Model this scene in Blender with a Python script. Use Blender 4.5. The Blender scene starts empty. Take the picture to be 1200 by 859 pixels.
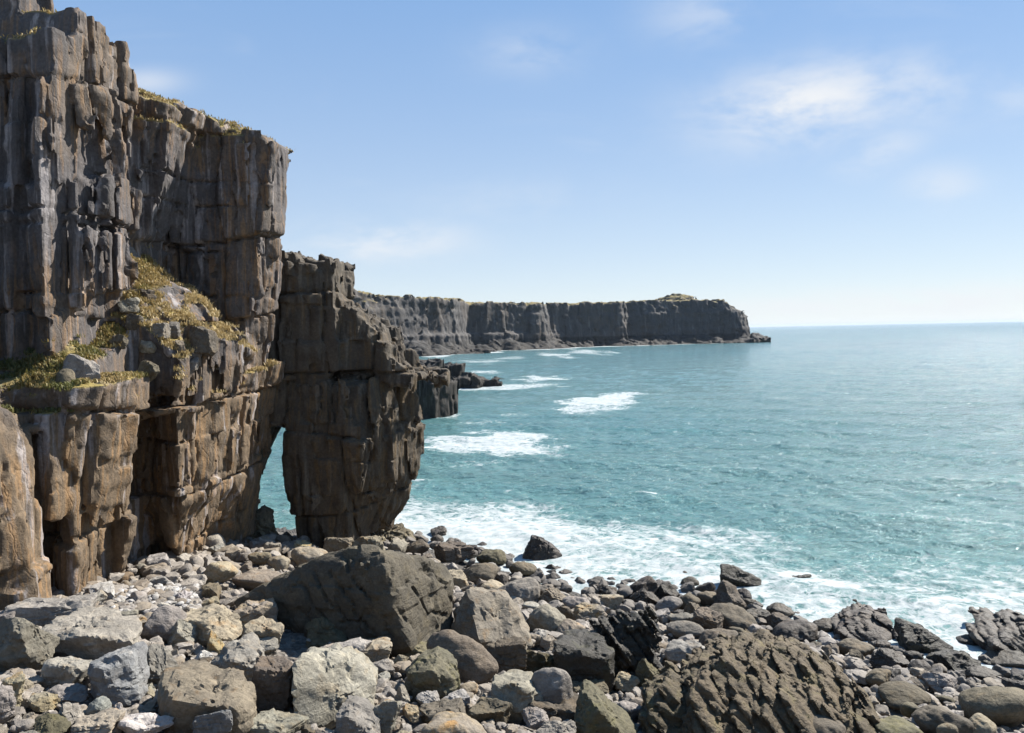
import bpy, bmesh, math, random
import numpy as np

random.seed(7)
RNG = np.random.default_rng(11)
scene = bpy.context.scene
C = scene.collection
R = math.radians

# ------------------------------------------------------------------ camera
F = 942.0                      # focal length in photograph pixels (1200 wide)
CAM_Z = 15.0
ROLL = R(-1.16)
V0 = -40.9                     # horizon row relative to the picture centre
cam_d = bpy.data.cameras.new('camera')
cam = bpy.data.objects.new('camera', cam_d)
C.objects.link(cam)
scene.camera = cam
cam_d.sensor_width = 36
cam_d.lens = F / 1200 * 36
cam_d.shift_y = V0 / 1200
cam_d.clip_start = 0.2
cam_d.clip_end = 60000
from mathutils import Euler, Matrix, Vector
cam.matrix_world = Matrix.Translation((0, 0, CAM_Z)) @ Euler((R(90), 0, 0)).to_matrix().to_4x4() @ Matrix.Rotation(ROLL, 4, 'Z')
CR, SR = math.cos(ROLL), math.sin(ROLL)


def ray(px, py):
    """direction of a photograph pixel with unit depth: (X/Y, Z/Y)"""
    xc = (px - 600) / F
    yc = -(py - 429.5 - V0) / F
    return xc * CR - yc * SR, xc * SR + yc * CR


def P(px, py, Y):
    a, b = ray(px, py)
    return a * Y, CAM_Z + b * Y


def PX(px, py, Y):
    return P(px, py, Y)[0]


def PZ(px, py, Y):
    return P(px, py, Y)[1]


def proj(x, y, z):
    a, b = x / y, (z - CAM_Z) / y
    xc = a * CR + b * SR
    yc = -a * SR + b * CR
    return 600 + xc * F, 429.5 + V0 - yc * F


def on_sea(px, py):
    a, b = ray(px, py)
    Y = -CAM_Z / b
    return a * Y, Y


# ------------------------------------------------------------------ noise
def hash3(i, j, k, seed=0):
    h = (i.astype(np.int64) * 374761393 + j.astype(np.int64) * 668265263 + k.astype(np.int64) * 2147483647 + seed * 974634777) & 0xFFFFFFFF
    h = ((h ^ (h >> 13)) * 1274126177) & 0xFFFFFFFF
    h = ((h ^ (h >> 16)) * 2246822519) & 0xFFFFFFFF
    h = h ^ (h >> 15)
    return (h & 0xFFFFFF).astype(np.float32) / np.float32(0xFFFFFF)


def vnoise(p, seed=0):
    """value noise in -1..1 for points (N,3)"""
    f = np.floor(p)
    i = f.astype(np.int64)
    t = (p - f).astype(np.float32)
    t = t * t * t * (t * (t * 6 - 15) + 10)
    x, y, z = i[:, 0], i[:, 1], i[:, 2]
    tx, ty, tz = t[:, 0], t[:, 1], t[:, 2]
    c = [hash3(x + a, y + b, z + d, seed) for a in (0, 1) for b in (0, 1) for d in (0, 1)]
    c00 = c[0] + (c[4] - c[0]) * tx
    c01 = c[1] + (c[5] - c[1]) * tx
    c10 = c[2] + (c[6] - c[2]) * tx
    c11 = c[3] + (c[7] - c[3]) * tx
    c0 = c00 + (c10 - c00) * ty
    c1 = c01 + (c11 - c01) * ty
    return (c0 + (c1 - c0) * tz) * 2 - 1


def fbm(p, octaves=4, seed=0, gain=0.5):
    s = np.zeros(len(p), np.float32)
    a = 1.0
    q = p.copy()
    for o in range(octaves):
        s += a * vnoise(q, seed + o)
        q = q * 2.03 + 13.7
        a *= gain
    return s


def smooth(a, b, x):
    t = np.clip((x - a) / (b - a), 0, 1)
    return t * t * (3 - 2 * t)


# ------------------------------------------------------------------ object helpers
def mesh_from(name, V, Fc, mat=None, smooth_shade=True, parent=None, attrs=None, sharp=None):
    me = bpy.data.meshes.new(name)
    V = np.asarray(V, np.float32)
    Fc = np.asarray(Fc, np.int32)
    n, k = Fc.shape
    me.vertices.add(len(V))
    me.vertices.foreach_set('co', V.ravel())
    me.loops.add(n * k)
    me.loops.foreach_set('vertex_index', Fc.ravel())
    me.polygons.add(n)
    me.polygons.foreach_set('loop_start', np.arange(0, n * k, k, dtype=np.int32))
    me.update(calc_edges=True)
    me.polygons.foreach_set('use_smooth', np.full(n, smooth_shade))
    if attrs:
        for a, val in attrs.items():
            at = me.attributes.new(a, 'FLOAT', 'POINT')
            at.data.foreach_set('value', np.asarray(val, np.float32))
    if sharp:
        me.set_sharp_from_angle(angle=R(sharp))
    me.validate()
    o = bpy.data.objects.new(name, me)
    if mat:
        me.materials.append(mat)
    C.objects.link(o)
    if parent:
        o.parent = parent
    return o


def tag(o, label=None, cat=None, group=None, kind=None):
    if label:
        o['label'] = label
    if cat:
        o['category'] = cat
    if group:
        o['group'] = group
    if kind:
        o['kind'] = kind
    return o


# ------------------------------------------------------------------ node helpers
class NT:
    def __init__(self, tree):
        self.t = tree
        self.n = tree.nodes
        self.l = tree.links

    def add(self, typ, **kw):
        nd = self.n.new(typ)
        for k, v in kw.items():
            setattr(nd, k, v)
        return nd

    def put(self, sock, v):
        if hasattr(v, 'is_output') or isinstance(v, bpy.types.NodeSocket):
            self.l.new(v, sock)
        elif isinstance(v, (tuple, list)) and len(v) == 3 and sock.type == 'RGBA':
            sock.default_value = (*v, 1)
        else:
            sock.default_value = v

    def math(self, op, a, b=None, c=None, clamp=False):
        nd = self.add('ShaderNodeMath', operation=op, use_clamp=clamp)
        self.put(nd.inputs[0], a)
        if b is not None:
            self.put(nd.inputs[1], b)
        if c is not None:
            self.put(nd.inputs[2], c)
        return nd.outputs[0]

    def vmath(self, op, a, b=None):
        nd = self.add('ShaderNodeVectorMath', operation=op)
        self.put(nd.inputs[0], a)
        if b is not None:
            self.put(nd.inputs[1], b)
        return nd.outputs[0]

    def mix(self, f, a, b, mode='MIX'):
        nd = self.add('ShaderNodeMix', data_type='RGBA', blend_type=mode)
        self.put(nd.inputs['Factor'], f)
        self.put(nd.inputs[6], a)
        self.put(nd.inputs[7], b)
        return nd.outputs[2]

    def noise(self, vec, scale, detail=4, rough=0.55, dist=0.0):
        nd = self.add('ShaderNodeTexNoise')
        self.put(nd.inputs['Vector'], vec)
        nd.inputs['Scale'].default_value = scale
        nd.inputs['Detail'].default_value = detail
        nd.inputs['Roughness'].default_value = rough
        nd.inputs['Distortion'].default_value = dist
        return nd.outputs[0]

    def step(self, x, a, b):
        nd = self.add('ShaderNodeMapRange', interpolation_type='SMOOTHSTEP')
        self.put(nd.inputs[0], x)
        self.put(nd.inputs[1], a)
        self.put(nd.inputs[2], b)
        nd.inputs[3].default_value = 0
        nd.inputs[4].default_value = 1
        return nd.outputs[0]

    def scale(self, vec, s):
        nd = self.add('ShaderNodeMapping')
        self.put(nd.inputs[0], vec)
        nd.inputs['Scale'].default_value = s
        return nd.outputs[0]

    def voronoi(self, vec, scale, feature='F1', out=0):
        nd = self.add('ShaderNodeTexVoronoi', feature=feature)
        self.put(nd.inputs['Vector'], vec)
        nd.inputs['Scale'].default_value = scale
        return nd.outputs[out]

    def bump(self, h, strength, dist, normal=None):
        nd = self.add('ShaderNodeBump')
        nd.inputs['Strength'].default_value = strength
        nd.inputs['Distance'].default_value = dist
        self.put(nd.inputs['Height'], h)
        if normal is not None:
            self.put(nd.inputs['Normal'], normal)
        return nd.outputs[0]


def new_mat(name):
    m = bpy.data.materials.new(name)
    m.use_nodes = True
    t = NT(m.node_tree)
    b = m.node_tree.nodes['Principled BSDF']
    return m, t, b


# ------------------------------------------------------------------ materials
def cliff_material(name, k=1.0, cols=None, zdark=2.5, warm_z=(11.0, 15.0), stain=1.0):
    """jointed limestone: grey above, brown below, iron stains and pale streaks running down"""
    cols = cols or dict(grey=(.225, .205, .205), pale=(.86, .80, .80), brown=(.36, .26, .165), dark=(.085, .072, .058), rust=(.74, .42, .17))
    m, t, b = new_mat(name)
    geo = t.add('ShaderNodeNewGeometry')
    pos = geo.outputs['Position']
    sep = t.add('ShaderNodeSeparateXYZ')
    t.l.new(pos, sep.inputs[0])
    z = sep.outputs[2]
    big = t.noise(pos, .16 * k, 4)
    med = t.noise(pos, .9 * k, 6, .62)
    fine = t.noise(pos, 7 * k, 6, .65)
    streak = t.noise(t.scale(pos, (1.6, 1.6, .11)), 1.0 * k, 5, .6)
    streak2 = t.noise(t.scale(pos, (3.5, 3.5, .2)), 1.0 * k, 5, .6, .6)
    zz = t.math('ADD', z, t.math('MULTIPLY', t.math('SUBTRACT', med, .5), 5 / k))
    up = t.step(zz, warm_z[0], warm_z[1])
    base = t.mix(up, cols['brown'], cols['grey'])
    base = t.mix(t.math('MULTIPLY', t.step(big, .48, .64), .55), base, cols['brown'])
    base = t.mix(t.math('MULTIPLY', t.step(med, .42, .68), .5), base, cols['dark'])
    base = t.mix(t.math('MULTIPLY', t.step(streak, .55, .66), .7), base, cols['pale'])
    rm = t.math('MULTIPLY', t.step(streak2, .49, .62), t.math('MAXIMUM', t.math('MULTIPLY', t.step(big, .40, .56), .8), t.math('MULTIPLY', t.math('SUBTRACT', 1.0, up), t.step(big, .30, .46))))
    base = t.mix(t.math('MULTIPLY', rm, .52 * stain), base, cols['rust'])
    base = t.mix(t.math('MULTIPLY', t.step(streak2, .36, .24), .6), base, cols['dark'])
    # intertidal band: wet dark rock
    low = t.step(t.math('ADD', z, t.math('MULTIPLY', t.math('SUBTRACT', med, .5), 3.0)), zdark, zdark - 2.0)
    base = t.mix(t.math('MULTIPLY', low, .75), base, (.05, .045, .038))
    # bed and lichen speckle
    spk = t.step(fine, .30, .72)
    base = t.mix(.55, base, t.mix(spk, (.35, .35, .35), (1.0, 1.0, 1.0)), 'MULTIPLY')
    base = t.mix(1.0, base, (.405, .40, .395), 'MULTIPLY')
    so = t.add('ShaderNodeAttribute', attribute_name='soil')
    turf = t.mix(t.noise(pos, 2.2 * k, 4), (.30, .21, .07), (.15, .13, .035))
    base = t.mix(so.outputs['Fac'], base, turf)
    t.l.new(base, b.inputs['Base Color'])
    b.inputs['Roughness'].default_value = .85
    b.inputs['Specular IOR Level'].default_value = .3
    crk = t.voronoi(t.vmath('ADD', t.scale(pos, (1.5, 1.5, .55)), t.vmath('MULTIPLY', t.add_noise_vec(pos, 1.3 * k), (.55, .55, .55))), 1.0 * k, 'DISTANCE_TO_EDGE')
    crack = t.step(crk, .0, .05)
    h = t.math('ADD', t.math('MULTIPLY', fine, .35), t.math('MULTIPLY', med, .8))
    h = t.math('ADD', h, t.math('MULTIPLY', streak2, .12))
    n1 = t.bump(h, .8, .13 / k)
    n2 = t.bump(crack, .3, .07 / k, n1)
    n3 = t.bump(t.noise(pos, 16 * k, 4, .6), .5, .04 / k, n2)
    t.l.new(n3, b.inputs['Normal'])
    return m


def _add_noise_vec(self, vec, scale):
    nd = self.add('ShaderNodeTexNoise')
    self.put(nd.inputs['Vector'], vec)
    nd.inputs['Scale'].default_value = scale
    nd.inputs['Detail'].default_value = 3
    return nd.outputs[1]


NT.add_noise_vec = _add_noise_vec


def boulder_material(name, a, bcol, stain, dark, spec=.3, rough=.85, white=0.0, bump=1.0, stain_amt=.6):
    m, t, b = new_mat(name)
    tc = t.add('ShaderNodeTexCoord')
    oi = t.add('ShaderNodeObjectInfo')
    rnd = oi.outputs['Random']
    off = t.math('MULTIPLY', rnd, 87.0)
    comb = t.add('ShaderNodeCombineXYZ')
    for i in range(3):
        t.l.new(off, comb.inputs[i])
    pos = t.vmath('ADD', tc.outputs['Object'], comb.outputs[0])
    big = t.noise(pos, .9, 4, .6)
    med = t.noise(pos, 3.2, 6, .65)
    fine = t.noise(pos, 9, 6, .7)
    layer = t.noise(t.scale(pos, (1.0, 1.4, 7.0)), 1.1, 4, .6, .4)
    c = t.mix(t.step(big, .35, .65), a, bcol)
    c = t.mix(t.math('MULTIPLY', t.step(t.noise(pos, 1.7, 5, .6, .5), .52, .66), stain_amt), c, stain)
    c = t.mix(t.math('MULTIPLY', t.step(med, .56, .72), .6), c, dark)
    c = t.mix(t.math('MULTIPLY', t.step(layer, .58, .70), .35), c, dark)
    if white:
        c = t.mix(t.math('MULTIPLY', t.step(t.noise(pos, 2.6, 7, .75), .60, .66), white), c, (.62, .60, .57))
    spk = t.step(fine, .28, .70)
    c = t.mix(.55, c, t.mix(spk, (.45, .45, .45), (1.15, 1.15, 1.15)), 'MULTIPLY')
    c = t.mix(t.math('MULTIPLY', t.step(t.noise(pos, 1.3, 6, .7, .3), .54, .64), .45), c, t.mix(1.0, c, (1.7, 1.68, 1.62), 'MULTIPLY'))
    # per rock lightness and warmth
    v = t.math('ADD', t.math('MULTIPLY', rnd, .36), .52)
    vc = t.add('ShaderNodeCombineColor')
    t.l.new(v, vc.inputs[0])
    t.l.new(t.math('MULTIPLY', v, t.math('ADD', .96, t.math('MULTIPLY', t.math('FRACT', t.math('MULTIPLY', rnd, 17.3)), .06))), vc.inputs[1])
    t.l.new(t.math('MULTIPLY', v, t.math('ADD', .85, t.math('MULTIPLY', t.math('FRACT', t.math('MULTIPLY', rnd, 31.7)), .16))), vc.inputs[2])
    c = t.mix(1.0, c, vc.outputs[0], 'MULTIPLY')
    t.l.new(c, b.inputs['Base Color'])
    b.inputs['Roughness'].default_value = rough
    b.inputs['Specular IOR Level'].default_value = spec
    n1 = t.bump(t.math('ADD', med, t.math('MULTIPLY', layer, .7)), .7 * bump, .10)
    crk = t.step(t.voronoi(t.vmath('ADD', t.scale(pos, (1, 1, 1.6)), t.vmath('MULTIPLY', t.add_noise_vec(pos, 2.0), (.5, .5, .5))), 1.1, 'DISTANCE_TO_EDGE'), 0.0, .03)
    n2 = t.bump(crk, .25 * bump, .04, n1)
    n3 = t.bump(fine, .65 * bump, .07, n2)
    t.l.new(n3, b.inputs['Normal'])
    return m


TONES = {
    'pale':  boulder_material('pale limestone', (.35, .325, .295), (.26, .24, .215), (.30, .22, .14), (.15, .14, .13), white=.35, stain_amt=.35),
    'grey':  boulder_material('grey limestone', (.30, .27, .238), (.22, .198, .175), (.24, .18, .12), (.10, .095, .09), white=.12, stain_amt=.3),
    'blue':  boulder_material('blue grey limestone', (.30, .305, .31), (.22, .22, .225), (.24, .19, .14), (.12, .12, .12), white=.3, stain_amt=.25),
    'tan':   boulder_material('tan limestone', (.33, .28, .215), (.25, .213, .168), (.30, .18, .08), (.11, .095, .075), stain_amt=.5),
    'gold':  boulder_material('ochre stained limestone', (.33, .26, .16), (.27, .235, .19), (.36, .20, .06), (.17, .135, .09), white=.2, stain_amt=.8),
    'brown': boulder_material('brown limestone', (.175, .142, .106), (.125, .104, .080), (.19, .13, .07), (.065, .056, .046), stain_amt=.4),
    'olive': boulder_material('olive brown limestone', (.15, .13, .085), (.11, .098, .066), (.16, .14, .06), (.06, .053, .038), stain_amt=.5),
    'slate': boulder_material('dark creased limestone', (.135, .115, .085), (.095, .082, .062), (.15, .12, .07), (.05, .044, .034), stain_amt=.4, bump=1.3),
    'wet':   boulder_material('wet dark limestone', (.085, .070, .057), (.060, .050, .042), (.10, .07, .045), (.03, .026, .022), spec=.25, rough=.6),
    'black': boulder_material('weed blackened rock', (.06, .05, .036), (.035, .03, .023), (.065, .058, .026), (.012, .011, .009), spec=.35, rough=.6, bump=1.6),
    'weed':  boulder_material('weed and barnacle covered rock', (.165, .125, .075), (.11, .085, .05), (.17, .14, .06), (.02, .017, .012), spec=.3, rough=.75, bump=1.6),
    'white': boulder_material('white limestone', (.48, .45, .42), (.38, .355, .33), (.42, .36, .28), (.30, .28, .26), white=.5, stain_amt=.25),
}

# ------------------------------------------------------------------ implicit surfaces
def rot2(p, a):
    c, s = math.cos(a), math.sin(a)
    q = p.copy()
    q[:, 0] = p[:, 0] * c - p[:, 1] * s
    q[:, 1] = p[:, 0] * s + p[:, 1] * c
    return q


def blocks(p, size, ang=0.2, seed=0, warp=.14, facet=False):
    """jointed rock: random value per block and distance to the nearest joint (metres)"""
    q = rot2(p, ang)
    sx, sy, sz = size
    w = vnoise(p * (0.9 / sx), seed + 50) * warp
    q0 = q[:, 0] / sx + w
    q1 = q[:, 1] / sy + vnoise(p * (0.8 / sx), seed + 51) * warp
    q2 = q[:, 2] / sz + vnoise(np.stack([p[:, 0] * .05, p[:, 1] * .05, p[:, 2] / sz * .9], 1), seed + 52) * .5
    k = np.floor(q2)
    kz = k.astype(np.int64)
    zero = np.zeros_like(kz)
    # joints mostly run through several beds, with a shift now and then
    kb = kz // 2
    q0 = q0 + hash3(kb, zero, zero, seed + 1)
    q1 = q1 + hash3(kb, zero, zero, seed + 2)
    i = np.floor(q0)
    j = np.floor(q1)
    rnd = hash3(i.astype(np.int64), j.astype(np.int64), kz, seed + 3)
    e = np.minimum(.5 - np.abs(q0 - i - .5), .5 - np.abs(q1 - j - .5)) * min(sx, sy)
    ez = (.5 - np.abs(q2 - k - .5)) * sz
    ii_, jj_ = i.astype(np.int64), j.astype(np.int64)
    tilt = ((q0 - i - .5) * (hash3(ii_, jj_, kz, seed + 4) - .5) * sx + (q1 - j - .5) * (hash3(ii_, jj_, kz, seed + 5) - .5) * sy) * 1.3 + (q2 - k - .5) * (hash3(ii_, jj_, kz, seed + 6) - .5) * sz * .35
    if facet:
        return rnd, e, ez, tilt
    return rnd, e, ez


def poly_sd(x, y, poly):
    """signed distance to a 2-D polygon (negative inside)"""
    n = len(poly)
    d = np.full(x.shape, 1e9, np.float32)
    s = np.ones(x.shape, np.float32)
    for a in range(n):
        x0, y0 = poly[a]
        x1, y1 = poly[a - 1]
        ex, ey = x1 - x0, y1 - y0
        wx, wy = x - x0, y - y0
        tt = np.clip((wx * ex + wy * ey) / (ex * ex + ey * ey + 1e-9), 0, 1)
        bx, by = wx - ex * tt, wy - ey * tt
        d = np.minimum(d, bx * bx + by * by)
        c1 = y >= y0
        c2 = y < y1
        c3 = ex * wy > ey * wx
        flip = (c1 & c2 & c3) | (~c1 & ~c2 & ~c3)
        s = np.where(flip, -s, s)
    return s * np.sqrt(d)


def prism(p, poly, z0, z1, lean=(0, 0), zref=0, taper=0.0):
    """z1 a number or a function of x, y"""
    x = p[:, 0] - lean[0] * (p[:, 2] - zref)
    y = p[:, 1] - lean[1] * (p[:, 2] - zref)
    d = poly_sd(x, y, poly) + taper * (p[:, 2] - zref)
    zt = z1(p[:, 0], p[:, 1]) if callable(z1) else z1
    zb = z0(p[:, 0], p[:, 1]) if callable(z0) else z0
    return np.maximum(d, np.maximum(p[:, 2] - zt, zb - p[:, 2]))


def surface(fn_base, fn_full, lo, hi, vox, amp):
    """narrow-band surface nets"""
    lo = np.array(lo, np.float32)
    K = 4
    n = [int(math.ceil((hi[a] - lo[a]) / vox / K)) * K + 1 for a in range(3)]
    nc = [(m - 1) // K + 1 for m in n]
    g = np.stack(np.meshgrid(*[np.arange(m, dtype=np.float32) for m in nc], indexing='ij'), -1).reshape(-1, 3)
    cd = fn_base(lo + g * (vox * K)).reshape(nc)
    thr = amp + vox * K * 0.9
    near = np.abs(cd) < thr
    act = np.zeros([m - 1 for m in nc], bool)
    for a in (0, 1):
        for b in (0, 1):
            for c in (0, 1):
                act |= near[a:nc[0] - 1 + a, b:nc[1] - 1 + b, c:nc[2] - 1 + c]
    sgn = np.where(cd < 0, -1., 1.).astype(np.float32)
    full = np.repeat(np.repeat(np.repeat(sgn[:-1, :-1, :-1], K, 0), K, 1), K, 2)
    v = np.ones(n, np.float32)
    v[:-1, :-1, :-1] = full
    v[-1], v[:, -1], v[:, :, -1] = v[-2], v[:, -2], v[:, :, -2]
    ai = np.argwhere(act)
    loc = np.stack(np.meshgrid(*[np.arange(K + 1)] * 3, indexing='ij'), -1).reshape(-1, 3)
    mask = np.zeros(n, bool)
    base = ai * K
    for q in loc:
        mask[base[:, 0] + q[0], base[:, 1] + q[1], base[:, 2] + q[2]] = True
    idx = np.argwhere(mask)
    vals = np.empty(len(idx), np.float32)
    for s in range(0, len(idx), 400000):
        vals[s:s + 400000] = fn_full(lo + idx[s:s + 400000].astype(np.float32) * vox)
    v[idx[:, 0], idx[:, 1], idx[:, 2]] = vals
    # close the border
    v[0], v[-1], v[:, 0], v[:, -1], v[:, :, 0], v[:, :, -1] = [np.maximum(w, 1e-3) for w in (v[0], v[-1], v[:, 0], v[:, -1], v[:, :, 0], v[:, :, -1])]
    neg = v < 0
    cnt = np.zeros([m - 1 for m in n], np.int8)
    for a in (0, 1):
        for b in (0, 1):
            for c in (0, 1):
                cnt += neg[a:n[0] - 1 + a, b:n[1] - 1 + b, c:n[2] - 1 + c]
    cell = np.argwhere((cnt > 0) & (cnt < 8))
    cid = np.full(cnt.shape, -1, np.int32)
    cid[cell[:, 0], cell[:, 1], cell[:, 2]] = np.arange(len(cell))
    acc = np.zeros((len(cell), 3), np.float32)
    num = np.zeros(len(cell), np.float32)
    corners = [(a, b, c) for a in (0, 1) for b in (0, 1) for c in (0, 1)]
    cv = {q: v[cell[:, 0] + q[0], cell[:, 1] + q[1], cell[:, 2] + q[2]] for q in corners}
    for q in corners:
        for ax in range(3):
            if q[ax] == 0:
                q2 = list(q)
                q2[ax] = 1
                q2 = tuple(q2)
                a, b = cv[q], cv[q2]
                m = (a < 0) != (b < 0)
                tt = np.where(m, a / np.where(m, a - b, 1), 0)
                pt = np.zeros((len(cell), 3), np.float32) + np.array(q, np.float32)
                pt[:, ax] += tt
                acc += pt * m[:, None]
                num += m
    V = lo + (cell + acc / num[:, None]) * vox
    quads = []
    for ax in range(3):
        b1, b2 = (ax + 1) % 3, (ax + 2) % 3
        s0 = [slice(None)] * 3
        s1 = [slice(None)] * 3
        s0[ax] = slice(0, -1)
        s1[ax] = slice(1, None)
        ch = neg[tuple(s0)] != neg[tuple(s1)]
        e = np.argwhere(ch)
        ok = (e[:, b1] > 0) & (e[:, b2] > 0) & (e[:, b1] < n[b1] - 1) & (e[:, b2] < n[b2] - 1)
        e = e[ok]
        inside_first = neg[e[:, 0], e[:, 1], e[:, 2]]
        q = []
        for d1, d2 in ((-1, -1), (0, -1), (0, 0), (-1, 0)):
            c = e.copy()
            c[:, b1] += d1
            c[:, b2] += d2
            q.append(cid[c[:, 0], c[:, 1], c[:, 2]])
        q = np.stack(q, 1)
        q[~inside_first] = q[~inside_first][:, ::-1]
        quads.append(q)
    Q = np.concatenate(quads)
    Q = Q[(Q >= 0).all(1)]
    lab = np.arange(len(V))
    while True:
        m_ = lab[Q].min(1)
        new = lab.copy()
        for k in range(4):
            np.minimum.at(new, Q[:, k], m_)
        new = new[new]
        new = new[new]
        if (new == lab).all():
            break
        lab = new
    cnts = np.bincount(lab, minlength=len(V))
    Q = Q[cnts[lab[Q[:, 0]]] > .02 * cnts.max()]
    used = np.zeros(len(V), bool)
    used[Q.ravel()] = True
    remap = np.cumsum(used) - 1
    return V[used], remap[Q]


def vert_normals(V, Q):
    fn = np.cross(V[Q[:, 2]] - V[Q[:, 0]], V[Q[:, 3]] - V[Q[:, 1]])
    N = np.zeros_like(V)
    for k in range(4):
        for a in range(3):
            N[:, a] += np.bincount(Q[:, k], fn[:, a], len(V))
    return N / (np.linalg.norm(N, axis=1, keepdims=True) + 1e-9)


def rock_detail(p, d, s=1.0, seed=0, a1=.55, a2=.26, a3=.08, flute=.04, ang=.2, tilt=.9, crack=1.0):
    """breaks an implicit distance d into jointed blocks with tilted fracture faces"""
    r1, e1, z1, t1 = blocks(p, (2.6 * s, 2.6 * s, 4.4 * s), ang, seed, .12, True)
    r2, e2, z2, t2 = blocks(p, (1.05 * s, 1.05 * s, 2.4 * s), ang + .3, seed + 20, .16, True)
    r3, e3, z3, t3 = blocks(p, (.5 * s, .5 * s, .8 * s), ang - .15, seed + 40, .3, True)
    d = d - a1 * s * (r1 - .55) - a2 * s * (r2 - .5) - a3 * s * (r3 - .5)
    d = d - tilt * (.55 * t1 + .55 * t2 + .4 * t3)
    open1 = (vnoise(p * (.22 / s), seed + 7) > -.25)
    open2 = (vnoise(p * (.35 / s), seed + 8) > .05)
    d = d + crack * .42 * s * (1 - smooth(0, .13 * s, e1)) * (.4 + .6 * open1) + crack * .40 * s * (1 - smooth(0, .12 * s, z1)) * (.3 + .7 * open1)
    d = d + crack * .24 * s * (1 - smooth(0, .10 * s, e2)) * (.3 + .7 * open2) + crack * .2 * s * (1 - smooth(0, .09 * s, z2)) * (.2 + .8 * open2)
    fl = fbm(np.stack([p[:, 0] * .9 / s, p[:, 1] * .9 / s, p[:, 2] * .13 / s], 1), 3, seed + 9)
    d = d - flute * s * fl
    d = d - .05 * s * fbm(p * (2.6 / s), 3, seed + 12)
    return d


# ================================================================== THE LEFT CLIFF
LEDGE = 13.3


def top_plane(x, y):
    return 25.7 - .36 * (x + 12.66) + .05 * (y - 45)


def talus(x, y):
    r = np.sqrt((x + 19.9) ** 2 * 1.0 + (y - 41.0) ** 2 * .75)
    bank = LEDGE - .15 + np.minimum(.55 * np.clip(y - 30.3, 0, 2.6), .8 * np.clip(-15.9 - x, 0, 3))
    return np.maximum(bank, 20.6 - 1.02 * r) + .18 * np.sin(x * 1.7 + y)


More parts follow.
